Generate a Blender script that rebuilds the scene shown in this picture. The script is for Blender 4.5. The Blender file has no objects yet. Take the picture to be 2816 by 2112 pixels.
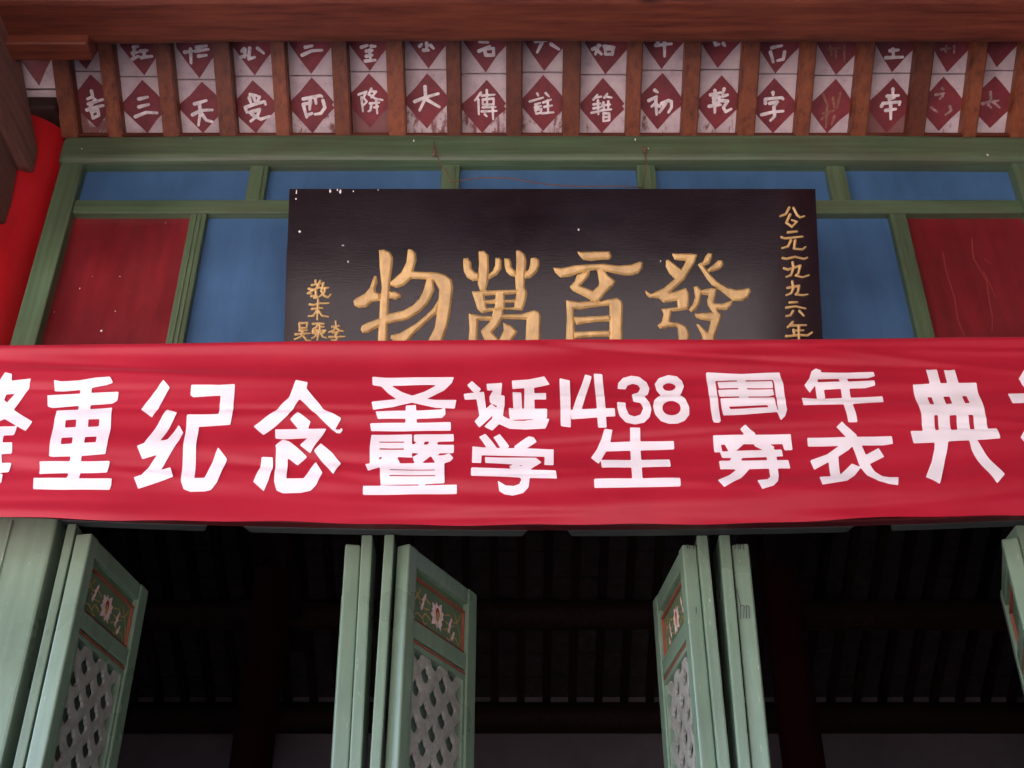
import bpy, bmesh, math, random
import numpy as np
from mathutils import Vector, Matrix
random.seed(7); rng = np.random.default_rng(7)
R = math.radians
scene = bpy.context.scene
COL = scene.collection

# ---------------------------------------------------------------- camera, sky, sun, exposure
CAM_POS = (0.0, -3.26, 1.6); PITCH = 33.42; FPX = 3300.0      # focal length in pixels of the 2816 px wide photograph
cam_d = bpy.data.cameras.new('camera'); cam = bpy.data.objects.new('camera', cam_d); COL.objects.link(cam)
cam.location = CAM_POS; cam.rotation_euler = (R(90 + PITCH), 0, 0)
cam_d.sensor_width = 36; cam_d.lens = 36 * FPX / 2816; cam_d.clip_start = 0.05; cam_d.clip_end = 2000
scene.camera = cam
SUN_EL, SUN_AZ = 66.0, 225.0          # azimuth the sun stands at, degrees clockwise from +y
world = bpy.data.worlds.new('World'); scene.world = world; world.use_nodes = True
wn = world.node_tree.nodes; wl = world.node_tree.links; wn.clear()
sky = wn.new('ShaderNodeTexSky'); sky.sky_type = 'NISHITA'; sky.sun_disc = False
sky.sun_elevation = R(SUN_EL); sky.sun_rotation = R(SUN_AZ)
bg = wn.new('ShaderNodeBackground'); bg.inputs['Strength'].default_value = 0.125
wo = wn.new('ShaderNodeOutputWorld'); wl.new(sky.outputs[0], bg.inputs[0]); wl.new(bg.outputs[0], wo.inputs[0])
sun_d = bpy.data.lights.new('sun', 'SUN'); sun_d.energy = 5.0; sun_d.angle = R(0.5); sun_d.color = (1, 0.94, 0.86)
sun = bpy.data.objects.new('sun', sun_d); COL.objects.link(sun)
sdir = Vector((math.sin(R(SUN_AZ)) * math.cos(R(SUN_EL)), math.cos(R(SUN_AZ)) * math.cos(R(SUN_EL)), math.sin(R(SUN_EL))))
sun.rotation_euler = sdir.to_track_quat('Z', 'Y').to_euler(); sun.location = (-6, -12, 20)
vs = scene.view_settings
vs.view_transform = 'Standard'; vs.look = 'None'; vs.exposure = 3.18; vs.gamma = 1; vs.use_curve_mapping = False
vs.use_white_balance = True; vs.white_balance_temperature = 6350; vs.white_balance_tint = 27
scene.cycles.max_bounces = 10; scene.cycles.diffuse_bounces = 6

# ---------------------------------------------------------------- photograph measurements: a point of the photograph read on a real plane
_th = R(PITCH); _C = np.array(CAM_POS)
_fw = np.array([0, math.cos(_th), math.sin(_th)]); _up = np.array([0, -math.sin(_th), math.cos(_th)]); _rt = np.array([1., 0, 0])
def onplane(pts, p0, n):
    pts = np.asarray(pts, float).reshape(-1, 2)
    d = np.outer((pts[:, 0] - 1408) / FPX, _rt) + np.outer((1056 - pts[:, 1]) / FPX, _up) + _fw
    p0 = np.asarray(p0, float); n = np.asarray(n, float)
    t = ((p0 - _C) @ n) / (d @ n)
    return _C + d * t[:, None]
def wallpt(pts, y): return onplane(pts, (0, y, 0), (0, 1, 0))

# ---------------------------------------------------------------- materials
def nt(name):
    m = bpy.data.materials.new(name); m.use_nodes = True
    t = m.node_tree; return m, t, t.nodes, t.links, t.nodes['Principled BSDF']
def noise(n, l, scale, detail=5, rough=0.6, vec=None, stretch=(1, 1, 1)):
    mp = n.new('ShaderNodeMapping'); mp.inputs['Scale'].default_value = stretch
    l.new(vec if vec is not None else n.new('ShaderNodeNewGeometry').outputs['Position'], mp.inputs['Vector'])
    t = n.new('ShaderNodeTexNoise'); t.inputs['Scale'].default_value = scale; t.inputs['Detail'].default_value = detail
    t.inputs['Roughness'].default_value = rough
    l.new(mp.outputs[0], t.inputs['Vector']); return t.outputs['Fac']
def ramp(n, l, fac, stops):
    r = n.new('ShaderNodeValToRGB'); e = r.color_ramp.elements
    while len(e) < len(stops): e.new(0.5)
    for el, (p, c) in zip(e, stops):
        el.position = p; el.color = (*c, 1) if len(c) == 3 else c
    l.new(fac, r.inputs[0]); return r.outputs[0]
def mix(n, l, fac, a, b):
    x = n.new('ShaderNodeMix'); x.data_type = 'RGBA'
    for i, v in ((0, fac), (6, a), (7, b)):
        if hasattr(v, 'links'): l.new(v, x.inputs[i])
        elif i == 0: x.inputs[0].default_value = v
        else: x.inputs[i].default_value = (*v, 1)
    return x.outputs[2]
def sc(c, k): return tuple(max(0, x * k) for x in c)
def bump(n, l, b, h, strength, dist=0.01):
    k = n.new('ShaderNodeBump'); k.inputs['Strength'].default_value = strength; k.inputs['Distance'].default_value = dist
    l.new(h, k.inputs['Height']); l.new(k.outputs[0], b.inputs['Normal'])
def paint(name, base, rough=0.45, var=0.25, grain=(1, 1, 1), gscale=60, gamt=0.18, chip=None, chipamt=0.0, bmp=0.25, spec=0.5, dirt=None, dirtamt=0.0):
    m, t, n, l, b = nt(name)
    big = noise(n, l, 2.3, 4, 0.6)
    c = ramp(n, l, big, [(0.3, sc(base, 1 - var)), (0.7, sc(base, 1 + var))])
    g = noise(n, l, gscale, 4, 0.65, stretch=grain)
    gg = ramp(n, l, g, [(0.35, (1 - gamt,) * 3), (0.65, (1 + gamt * 0.4,) * 3)])
    mm = n.new('ShaderNodeMix'); mm.data_type = 'RGBA'; mm.blend_type = 'MULTIPLY'; mm.inputs[0].default_value = 1
    l.new(c, mm.inputs[6]); l.new(gg, mm.inputs[7]); c = mm.outputs[2]
    if dirt:
        d = noise(n, l, 3.0, 8, 0.7, stretch=tuple(0.6 + 0.6 * min(x, 3) for x in grain))
        c = mix(n, l, ramp(n, l, d, [(0.42, (0, 0, 0)), (0.80, (dirtamt,) * 3)]), c, dirt)
    if chip:
        k = noise(n, l, 38, 6, 0.75, stretch=tuple(0.35 + 0.65 * x for x in grain))
        c = mix(n, l, ramp(n, l, k, [(0.70 - 0.12 * chipamt, (0, 0, 0)), (0.73 - 0.12 * chipamt, (1, 1, 1))]), c, chip)
    l.new(c, b.inputs['Base Color'])
    rr = ramp(n, l, big, [(0.3, (rough * 0.8,) * 3), (0.7, (min(1, rough * 1.2),) * 3)])
    l.new(rr, b.inputs['Roughness']); b.inputs['Specular IOR Level'].default_value = spec
    bump(n, l, b, g, bmp, 0.004); return m
def wood(name, dark, light, axis, rough=0.5, spec=0.4, scale=9, bmp=0.35):
    m, t, n, l, b = nt(name)
    st = [9, 9, 9]; st[axis] = 0.7
    g = noise(n, l, scale * 0.55, 8, 0.68, stretch=tuple(st))
    c = ramp(n, l, g, [(0.30, sc(dark, 0.62)), (0.46, tuple(0.6 * a + 0.4 * b for a, b in zip(dark, light))), (0.65, light), (0.85, sc(light, 0.85))])
    k = noise(n, l, 1.7, 4, 0.6)
    c = mix(n, l, ramp(n, l, k, [(0.46, (0, 0, 0)), (0.78, (0.6,) * 3)]), c, sc(dark, 0.6))
    st2 = [6, 6, 6]; st2[axis] = 2.4
    kn = n.new('ShaderNodeTexVoronoi'); kn.inputs['Scale'].default_value = 0.9
    mp = n.new('ShaderNodeMapping'); mp.inputs['Scale'].default_value = tuple(st2)
    l.new(n.new('ShaderNodeNewGeometry').outputs['Position'], mp.inputs['Vector']); l.new(mp.outputs[0], kn.inputs['Vector'])
    c = mix(n, l, ramp(n, l, kn.outputs['Distance'], [(0.05, (0.85,) * 3), (0.13, (0, 0, 0))]), c, sc(dark, 0.25))
    oi = n.new('ShaderNodeObjectInfo')
    mm = n.new('ShaderNodeMix'); mm.data_type = 'RGBA'; mm.blend_type = 'MULTIPLY'; mm.inputs[0].default_value = 1
    l.new(c, mm.inputs[6]); l.new(ramp(n, l, oi.outputs['Random'], [(0.0, (0.52, 0.45, 0.45)), (1.0, (1.08, 1.08, 1.08))]), mm.inputs[7])
    l.new(mm.outputs[2], b.inputs['Base Color']); b.inputs['Roughness'].default_value = rough
    b.inputs['Specular IOR Level'].default_value = spec
    bump(n, l, b, g, bmp, 0.006); return m

M = {}
GREEN = (0.080, 0.140, 0.072)
M['green_h'] = paint('green_paint_along', GREEN, 0.42, 0.18, (0.12, 4, 4), 14, 0.30, (0.30, 0.27, 0.22), 0.15, dirt=(0.10, 0.065, 0.045), dirtamt=0.55)
M['green_v'] = paint('green_paint_upright', GREEN, 0.42, 0.18, (4, 4, 0.12), 14, 0.26, (0.34, 0.36, 0.30), 0.15, dirt=(0.09, 0.075, 0.05), dirtamt=0.4)
M['green_door'] = paint('green_door_paint', (0.170, 0.275, 0.190), 0.30, 0.16, (4, 4, 0.25), 9, 0.12, (0.50, 0.50, 0.46), 0.42)
M['dark_green'] = paint('dark_grey_green_paint', (0.045, 0.055, 0.05), 0.5, 0.2, (0.2, 3, 3), 12, 0.2)
M['scratch'] = paint('pale_red_scratch', (0.36, 0.06, 0.05), 0.6, 0.1)
M['backing'] = paint('dull_green_backing', (0.10, 0.17, 0.13), 0.7, 0.2)
M['green_panel'] = paint('olive_panel_paint', (0.10, 0.175, 0.095), 0.45, 0.15, (1, 1, 1), 20, 0.15)
M['lattice'] = paint('lattice_paint', (0.33, 0.36, 0.31), 0.5, 0.2, (1, 1, 1), 30, 0.25, (0.36, 0.20, 0.17), 0.75)
M['blue'] = paint('blue_panel_paint', (0.046, 0.125, 0.245), 0.40, 0.22, (2.5, 1, 0.35), 7, 0.11, (0.18, 0.15, 0.20), -0.35, 0.12)
M['red_panel'] = paint('dark_red_panel_paint', (0.185, 0.014, 0.018), 0.34, 0.26, (2.5, 1, 0.4), 7, 0.26, (0.30, 0.07, 0.06), 0.25, 0.15, dirt=(0.11, 0.02, 0.02), dirtamt=0.6)
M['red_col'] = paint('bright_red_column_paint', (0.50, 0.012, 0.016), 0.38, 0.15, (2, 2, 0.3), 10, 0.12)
M['redlit_lintel'] = paint('banner_shade_lintel_paint', (0.10, 0.012, 0.014), 0.45, 0.2)  # banner's shade and red glow are put into the lintel front colour
M['red_dark'] = paint('shaded_red_column_paint', (0.045, 0.006, 0.008), 0.9, 0.2, (2, 2, 0.3), 10, 0.15, spec=0.1)  # gloom of the hall interior is put into this red
M['orange'] = paint('orange_moulding_paint', (0.30, 0.085, 0.05), 0.45, 0.2, (1, 1, 1), 30, 0.2)
M['maroon'] = paint('maroon_moulding_paint', (0.20, 0.035, 0.03), 0.45, 0.2, (1, 1, 1), 30, 0.2)
M['wood_x'] = wood('red_brown_wood_along', (0.115, 0.027, 0.016), (0.215, 0.060, 0.028), 0, bmp=0.25)
M['wood_y'] = wood('red_brown_wood_rafter', (0.135, 0.032, 0.013), (0.255, 0.074, 0.024), 1)
M['wood_grey'] = wood('weathered_brown_wood', (0.21, 0.105, 0.08), (0.33, 0.18, 0.14), 1, 0.6)
M['deck'] = wood('dark_roof_boards', (0.07, 0.035, 0.02), (0.12, 0.06, 0.035), 0, 0.7)
M['cinnabar'] = paint('dark_red_diamond_paint', (0.185, 0.020, 0.026), 0.55, 0.25, (1, 1, 1), 25, 0.25, (0.30, 0.12, 0.11), 0.0, 0.2)
M['brush_white'] = paint('brushed_white_paint', (0.74, 0.68, 0.67), 0.6, 0.1, (1, 1, 1), 40, 0.3)
M['brush_faint'] = paint('faded_brushed_paint', (0.36, 0.23, 0.22), 0.6, 0.2, (1, 1, 1), 60, 0.5, (0.20, 0.05, 0.05), 0.9)
M['brush_brown'] = paint('smeared_brown_paint', (0.26, 0.10, 0.06), 0.6, 0.25, (1, 1, 1), 60, 0.4, (0.16, 0.03, 0.03), 0.9)
M['gold'] = paint('gold_leaf_paint', (0.64, 0.43, 0.16), 0.34, 0.15, (1, 1, 0.4), 26, 0.30, (0.34, 0.18, 0.08), 0.1, 0.5, dirt=(0.42, 0.23, 0.11), dirtamt=0.5)
M['paper'] = paint('white_cut_paper', (0.88, 0.85, 0.88), 0.55, 0.03, (1, 1, 1), 14, 0.03, bmp=0.06)
M['pink'] = paint('pink_petal_paint', (0.78, 0.62, 0.58), 0.5, 0.2, (1, 1, 1), 50, 0.3)
M['yellow'] = paint('ochre_scroll_paint', (0.52, 0.34, 0.08), 0.5, 0.2, (1, 1, 1), 50, 0.3)
M['deepred'] = paint('crimson_paint', (0.36, 0.03, 0.03), 0.5, 0.2)
M['ink'] = paint('dark_pencil_marks', (0.06, 0.07, 0.06), 0.7, 0.2)
M['thread'] = paint('brown_twine', (0.17, 0.08, 0.05), 0.8, 0.2)
M['fleck'] = paint('white_dropping', (0.75, 0.72, 0.72), 0.7, 0.05)
M['plaster'] = paint('grey_plaster', (0.36, 0.34, 0.33), 0.8, 0.15, (1, 1, 1), 8, 0.15)
M['paving'] = paint('grey_stone_paving', (0.24, 0.225, 0.21), 0.8, 0.12, (1, 1, 1), 6, 0.2)
M['earth'] = paint('dry_courtyard_ground', (0.25, 0.215, 0.18), 0.9, 0.15, (1, 1, 1), 3, 0.2)
M['dark_floor'] = paint('dark_hall_floor', (0.035, 0.012, 0.014), 0.95, 0.2)  # unseen hall floor, added near black to cut light bouncing inside
M['dimbrick'] = paint('shaded_ceiling_brick', (0.085, 0.068, 0.068), 0.85, 0.25, (1, 1, 1), 12, 0.3)  # darkness of the unlit hall is painted into the brick colour
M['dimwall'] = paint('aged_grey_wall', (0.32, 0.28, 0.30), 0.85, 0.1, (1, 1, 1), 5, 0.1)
M['darkwood'] = wood('dark_timber', (0.035, 0.015, 0.01), (0.07, 0.03, 0.02), 1, 0.7)  # near-black brown timber
M['blocker_brick'] = paint('grey_blocker_brick', (0.13, 0.115, 0.105), 0.85, 0.2, (1, 1, 3), 6, 0.2)

def black_lacquer():
    m, t, n, l, b = nt('black_lacquer')
    g = noise(n, l, 7, 8, 0.7, stretch=(0.5, 3, 3)); k = noise(n, l, 3.2, 6, 0.7); f = noise(n, l, 90, 3, 0.6, stretch=(0.25, 3, 3))
    c = ramp(n, l, g, [(0.3, (0.005, 0.0022, 0.0035)), (0.7, (0.012, 0.006, 0.009))])
    c = mix(n, l, ramp(n, l, noise(n, l, 2.1, 9, 0.75), [(0.55, (0, 0, 0)), (0.75, (0.4,) * 3)]), c, (0.05, 0.03, 0.04))
    l.new(c, b.inputs['Base Color'])
    l.new(ramp(n, l, k, [(0.3, (0.09,) * 3), (0.7, (0.17,) * 3)]), b.inputs['Roughness'])
    b.inputs['Specular IOR Level'].default_value = 0.30
    bump(n, l, b, f, 0.03, 0.002); return m
M['lacquer'] = black_lacquer()

def cloth():
    m, t, n, l, b = nt('red_banner_cloth')
    k = noise(n, l, 3, 4, 0.6)
    c = ramp(n, l, k, [(0.3, (0.50, 0.009, 0.030)), (0.7, (0.59, 0.014, 0.040))])
    l.new(c, b.inputs['Base Color']); b.inputs['Roughness'].default_value = 0.48
    b.inputs['Sheen Weight'].default_value = 0.25; b.inputs['Sheen Roughness'].default_value = 0.4
    b.inputs['Sheen Tint'].default_value = (1, 0.55, 0.6, 1)
    f = noise(n, l, 420, 2, 0.5); bump(n, l, b, f, 0.12, 0.002)
    tr = n.new('ShaderNodeBsdfTranslucent'); l.new(c, tr.inputs[0])
    ms = n.new('ShaderNodeMixShader'); ms.inputs[0].default_value = 0.22
    l.new(b.outputs[0], ms.inputs[1]); l.new(tr.outputs[0], ms.inputs[2])
    l.new(ms.outputs[0], n['Material Output'].inputs['Surface']); return m
M['cloth'] = cloth()

def limewash():
    m, t, n, l, b = nt('limewashed_brick')
    k = noise(n, l, 14, 8, 0.72); s = noise(n, l, 55, 5, 0.7)
    c = ramp(n, l, k, [(0.28, (0.34, 0.26, 0.27)), (0.5, (0.50, 0.41, 0.42)), (0.72, (0.57, 0.50, 0.47))])
    c = mix(n, l, ramp(n, l, s, [(0.62, (0, 0, 0)), (0.74, (0.55,) * 3)]), c, (0.20, 0.12, 0.12))
    # red-brown drips and bare patches left along the edge that sits on the beam
    sep = n.new('ShaderNodeSeparateXYZ'); geo = n.new('ShaderNodeNewGeometry'); l.new(geo.outputs['Position'], sep.inputs[0])
    at = n.new('ShaderNodeAttribute'); at.attribute_type = 'OBJECT'; at.attribute_name = 'wear'
    mr = n.new('ShaderNodeMapRange'); mr.inputs[1].default_value = -0.140; mr.inputs[2].default_value = -0.085; mr.inputs[4].default_value = 0.62
    l.new(sep.outputs['Y'], mr.inputs[0])
    ml = n.new('ShaderNodeMath'); ml.operation = 'MULTIPLY'; l.new(mr.outputs[0], ml.inputs[0]); l.new(at.outputs['Fac'], ml.inputs[1])
    w = noise(n, l, 26, 6, 0.7, stretch=(1.6, 0.6, 0.6))
    ad = n.new('ShaderNodeMath'); ad.operation = 'ADD'; l.new(ml.outputs[0], ad.inputs[0]); l.new(w, ad.inputs[1])
    c = mix(n, l, ramp(n, l, ad.outputs[0], [(0.86, (0, 0, 0)), (0.95, (0.9,) * 3)]), c, (0.17, 0.05, 0.04))
    l.new(c, b.inputs['Base Color']); b.inputs['Roughness'].default_value = 0.75
    bump(n, l, b, k, 0.4, 0.004); return m
M['lime'] = limewash()

# ---------------------------------------------------------------- mesh helpers
def link(name, me, m, parent=None):
    o = bpy.data.objects.new(name, me); COL.objects.link(o)
    if m is not None and not me.materials: me.materials.append(M[m])
    if parent is not None: o.parent = parent
    return o
def tag(o, label=None, cat=None, group=None, kind=None):
    if label: o['label'] = label
    if cat: o['category'] = cat
    if group: o['group'] = group
    if kind: o['kind'] = kind
    return o
def empty(name, loc=(0, 0, 0)):
    o = bpy.data.objects.new(name, None); COL.objects.link(o); o.location = loc; o.empty_display_size = 0.1
    o['_loc'] = 0; del o['_loc']; return o
def child(o, parent):
    o.parent = parent; o.matrix_parent_inverse = Matrix.Translation(Vector(parent.location)).inverted(); return o
def bm_mesh(name, bm, smooth=False):
    bmesh.ops.recalc_face_normals(bm, faces=bm.faces)
    me = bpy.data.meshes.new(name); bm.to_mesh(me); bm.free()
    if smooth:
        for p in me.polygons: p.use_smooth = True
    return me
def box(name, lo, hi, m, parent=None, bev=0.004, seg=2, jit=0.0, warp=None, cuts=0):
    """bevelled board between two corners; cuts along x and a warp function give it sag"""
    bm = bmesh.new(); bmesh.ops.create_cube(bm, size=1)
    lo = Vector(lo); hi = Vector(hi); c = (lo + hi) / 2; s = hi - lo
    for v in bm.verts:
        v.co = Vector((v.co.x * s.x, v.co.y * s.y, v.co.z * s.z)) + c
    if bev: bmesh.ops.bevel(bm, geom=bm.edges[:], offset=min(bev, 0.45 * min(s)), segments=seg, profile=0.6, affect='EDGES')
    if cuts:
        ax = max(range(3), key=lambda i: s[i]); no = [0, 0, 0]; no[ax] = 1
        for i in range(1, cuts):
            p = list(lo); p[ax] = lo[ax] + s[ax] * i / cuts
            bmesh.ops.bisect_plane(bm, geom=bm.verts[:] + bm.edges[:] + bm.faces[:], plane_co=p, plane_no=no)
    if jit:
        for v in bm.verts: v.co += Vector((random.uniform(-jit, jit), random.uniform(-jit, jit), random.uniform(-jit, jit)))
    if warp:
        for v in bm.verts: v.co = Vector(warp(v.co))
    o = link(name, bm_mesh(name, bm), m)
    if parent is not None: child(o, parent)
    return o
def prism(name, pts, lo, hi, axis, m, parent=None, bev=0.006):
    """outline pts extruded along an axis (0: pts are y,z; 1: pts are x,z)"""
    bm = bmesh.new(); rows = []
    for v in (lo, hi):
        rows.append([bm.verts.new((v, a, b) if axis == 0 else (a, v, b)) for a, b in pts])
    bm.faces.new(rows[0]); bm.faces.new(rows[1][::-1])
    k = len(pts)
    for i in range(k): bm.faces.new((rows[0][i], rows[0][(i + 1) % k], rows[1][(i + 1) % k], rows[1][i]))
    if bev: bmesh.ops.bevel(bm, geom=bm.edges[:], offset=bev, segments=2, profile=0.6, affect='EDGES')
    o = link(name, bm_mesh(name, bm), m)
    if parent is not None: child(o, parent)
    return o
def lathe(name, prof, cx, cy, m, seg=40, parent=None, flute=0):
    bm = bmesh.new(); rings = []
    for r, z in prof:
        rings.append([bm.verts.new((cx + r * math.cos(2 * math.pi * i / seg), cy + r * math.sin(2 * math.pi * i / seg), z)) for i in range(seg)])
    for a, b in zip(rings, rings[1:]):
        for i in range(seg): bm.faces.new((a[i], a[(i + 1) % seg], b[(i + 1) % seg], b[i]))
    bm.faces.new(rings[0][::-1]); bm.faces.new(rings[-1])
    o = link(name, bm_mesh(name, bm, True), m)
    if parent is not None: child(o, parent)
    return o
def tube(name, pts, r, m, parent=None, seg=6):
    bm = bmesh.new(); rings = []
    pts = [Vector(p) for p in pts]
    for i, p in enumerate(pts):
        d = (pts[min(i + 1, len(pts) - 1)] - pts[max(i - 1, 0)]).normalized()
        a = d.cross(Vector((0.3, 0.2, 1))).normalized(); b = d.cross(a)
        rings.append([bm.verts.new(p + r * (math.cos(2 * math.pi * k / seg) * a + math.sin(2 * math.pi * k / seg) * b)) for k in range(seg)])
    for a, b in zip(rings, rings[1:]):
        for k in range(seg): bm.faces.new((a[k], a[(k + 1) % seg], b[(k + 1) % seg], b[k]))
    bm.faces.new(rings[0]); bm.faces.new(rings[-1])
    o = link(name, bm_mesh(name, bm, True), m)
    if parent is not None: child(o, parent)
    return o

# ---- lettering: outlines and brush strokes joined into one shape, meshed as a thin relief
def poly_sdf(P, poly):
    poly = np.asarray(poly, float); d = np.full(len(P), 1e9); inside = np.zeros(len(P), bool)
    for i in range(len(poly)):
        a = poly[i]; b = poly[(i + 1) % len(poly)]; e = b - a
        w = P - a; t = np.clip((w @ e) / max(e @ e, 1e-9), 0, 1)
        d = np.minimum(d, np.hypot(*(w - t[:, None] * e).T))
        c = (a[1] > P[:, 1]) != (b[1] > P[:, 1])
        if abs(e[1]) > 1e-9:
            inside ^= c & (P[:, 0] < e[0] * (P[:, 1] - a[1]) / e[1] + a[0])
    return np.where(inside, -d, d)
def stroke_sdf(P, pts, r):
    pts = np.asarray(pts, float); d = np.full(len(P), 1e9); n = len(pts) - 1
    for i in range(n):
        a = pts[i]; e = pts[i + 1] - a; w = P - a
        t = np.clip((w @ e) / max(e @ e, 1e-9), 0, 1)
        rr = r * (1.12 - 0.32 * (i + t) / n)
        d = np.minimum(d, np.hypot(*(w - t[:, None] * e).T) - rr)
    return d
def relief(name, polys, holes, strokes, radius, cell, place, m, parent, edge=1.0, depth=0.0, smooth=False, sdf=None):
    """place(points2d, h) -> points3d, h in 0..1 over the rim; a skirt of the given depth closes the rim"""
    allp = np.concatenate([np.asarray(p, float).reshape(-1, 2) for p in list(polys) + list(strokes)])
    pad = (radius or 0) * 1.3 + 2 * cell
    x0, y0 = allp.min(0) - pad; x1, y1 = allp.max(0) + pad
    nx = int((x1 - x0) / cell) + 2; ny = int((y1 - y0) / cell) + 2
    gx, gy = np.meshgrid(x0 + cell * np.arange(nx), y0 + cell * np.arange(ny)); P = np.stack([gx.ravel(), gy.ravel()], 1)
    d = np.full(len(P), 1e9)
    for p in polys: d = np.minimum(d, poly_sdf(P, p))
    for s in strokes: d = np.minimum(d, stroke_sdf(P, s, radius))
    for h in holes: d = np.maximum(d, -poly_sdf(P, h))
    if sdf is not None: d = sdf(P)
    ins = d < 0
    D = d.reshape(ny, nx); I = ins.reshape(ny, nx)
    V = []; H = []; idx = {}; F = []; rim = []
    def vert(i):
        k = idx.get(i)
        if k is None:
            k = idx[i] = len(V); V.append(P[i]); H.append(min(1.0, -d[i] / edge))
        return k
    def cross(i, j):
        key = (i, j) if i < j else (j, i); k = idx.get(key)
        if k is None:
            t = d[i] / (d[i] - d[j]); k = idx[key] = len(V); V.append(P[i] + (P[j] - P[i]) * t); H.append(0.0)
        return k
    any_in = I[:-1, :-1] | I[1:, :-1] | I[:-1, 1:] | I[1:, 1:]
    for r, c in zip(*np.nonzero(any_in)):
        q = (r * nx + c, r * nx + c + 1, (r + 1) * nx + c + 1, (r + 1) * nx + c)
        f = []
        for a in range(4):
            i, j = q[a], q[(a + 1) % 4]
            if ins[i]: f.append(vert(i))
            if ins[i] != ins[j]: f.append(cross(i, j)); 
        if len(f) >= 3: F.append(f)
    # rim edges: used by one face only
    cnt = {}
    for f in F:
        for a, b in zip(f, f[1:] + f[:1]): cnt[(a, b)] = 1
    rim = [(a, b) for (a, b) in cnt if (b, a) not in cnt]
    V = np.array(V); H = np.array(H)
    P3 = place(V, H)
    verts = [tuple(p) for p in P3]
    if depth:
        low = {}
        back = place(V, H * 0 - depth)
        for a, b in rim:
            for k in (a, b):
                if k not in low: low[k] = len(verts); verts.append(tuple(back[k]))
            F.append([b, a, low[a], low[b]])
    me = bpy.data.meshes.new(name); me.from_pydata(verts, [], F); me.validate()
    bm = bmesh.new(); bm.from_mesh(me); me2 = bm_mesh(name, bm, smooth)
    bpy.data.meshes.remove(me)
    o = link(name, me2, m)
    if parent is not None: child(o, parent)
    return o
def zoomed(ox, oy, s):
    return lambda pts: [(ox + x / s, oy + y / s) for x, y in pts]

# ---------------------------------------------------------------- the setting
def sheet(name, x0, x1, y0, y1, z, m, holes=None):
    bm = bmesh.new(); bm.faces.new([bm.verts.new(p) for p in ((x0, y0, z), (x1, y0, z), (x1, y1, z), (x0, y1, z))])
    o = link(name, bm_mesh(name, bm), m); tag(o, kind='structure'); return o
sheet('ground', -400, 400, -400, 400, -0.30, 'earth')
o = box('porch_floor', (-7, -5.2, -0.28), (7, 0.1, 0.0), 'paving', bev=0.01); tag(o, kind='structure')
o = box('hall_floor', (-5.2, 0.104, -0.28), (5.2, 7.3, 0.0), 'dark_floor', bev=0); tag(o, kind='structure')
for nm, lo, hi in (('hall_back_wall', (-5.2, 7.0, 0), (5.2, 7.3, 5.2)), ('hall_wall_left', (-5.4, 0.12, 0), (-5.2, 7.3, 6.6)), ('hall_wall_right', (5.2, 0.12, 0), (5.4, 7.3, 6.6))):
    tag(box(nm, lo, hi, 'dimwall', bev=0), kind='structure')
# unseen wall added to keep light off the right end of the porch
tag(box('shade_wall', (2.5, -8.0, -0.3), (2.8, -0.2, 5.4), 'blocker_brick', bev=0), 'unseen grey brick wall placed to shade the right end of the porch', 'wall')

# unseen hall, added and sized so the plaque's upper part reflects dark
opp = empty('reflection_hall', (0, -52, -0.3)); tag(opp, 'unseen grey brick hall placed to darken the plaque reflection', 'building')
box('wall', (-22, -60, -0.3), (22, -45, 6.0), 'blocker_brick', opp, bev=0.02)
prism('roof', [(-62, 5.8), (-43, 5.8), (-43, 6.2), (-52.5, 13.0), (-62, 6.2)], -23.5, 23.5, 0, 'blocker_brick', opp, 0.02)
for k in range(-2, 3):
    box('door', (k * 7.0 - 1.4, -45.02, 0.0), (k * 7.0 + 1.4, -44.95, 4.2), 'red_dark', opp, bev=0.01)

# ---------------------------------------------------------------- upper wall and door frame of the hall
wallE = empty('hall_facade', (0.13, 0, 0)); tag(wallE, 'green timber wall frame with blue and dark red panels above the doors', 'facade')
def sag(co): return (co.x, co.y, co.z + 0.030 * ((co.x - 0.1) / 1.35) ** 2)
CX = 0.13
XL, XR = -1.650, 1.910
# header beam, rounded, on which the rafters rest
box('header_beam', (XL - 0.015, -0.062, 4.690), (XR + 0.1, 0.10, 4.823), 'green_h', wallE, bev=0.036, seg=5, cuts=16,
    warp=lambda c: (c.x, c.y + 0.003 * math.sin(3.1 * c.x + 1), c.z + 0.010 * (1 - ((c.x - CX) / 1.8) ** 2) - 0.004))
# posts, rails, mullions
for a, b in ((XL, XL + 0.083), (XR - 0.083, XR)):
    box('post', (a, -0.042, 3.30), (b, 0.05, 4.706), 'green_v', wallE, bev=0.006)
box('rail', (XL + 0.083, -0.030, 4.462), (XR - 0.083, 0.05, 4.524), 'green_h', wallE, bev=0.006, cuts=12, jit=0.0006)
for a in (-0.961, -0.259, 0.457, 1.153):
    box('short_mullion', (a, -0.026, 4.524), (a + 0.068, 0.05, 4.704), 'green_v', wallE, bev=0.006)
    box('bead', (a + 0.045, -0.0305, 4.527), (a + 0.053, -0.024, 4.688), 'green_v', wallE, bev=0.002)
for a, s in ((-1.145, 1), (1.345, -1)):
    box('mullion', (a, -0.028, 3.30), (a + 0.058, 0.05, 4.462), 'green_v', wallE, bev=0.006)
    for q in (0.33, 0.62):
        k = a + 0.058 * (q if s < 0 else 1 - q)
        box('bead', (k - 0.003, -0.0325, 3.305), (k + 0.003, -0.026, 4.458), 'green_v', wallE, bev=0.002)
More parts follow.
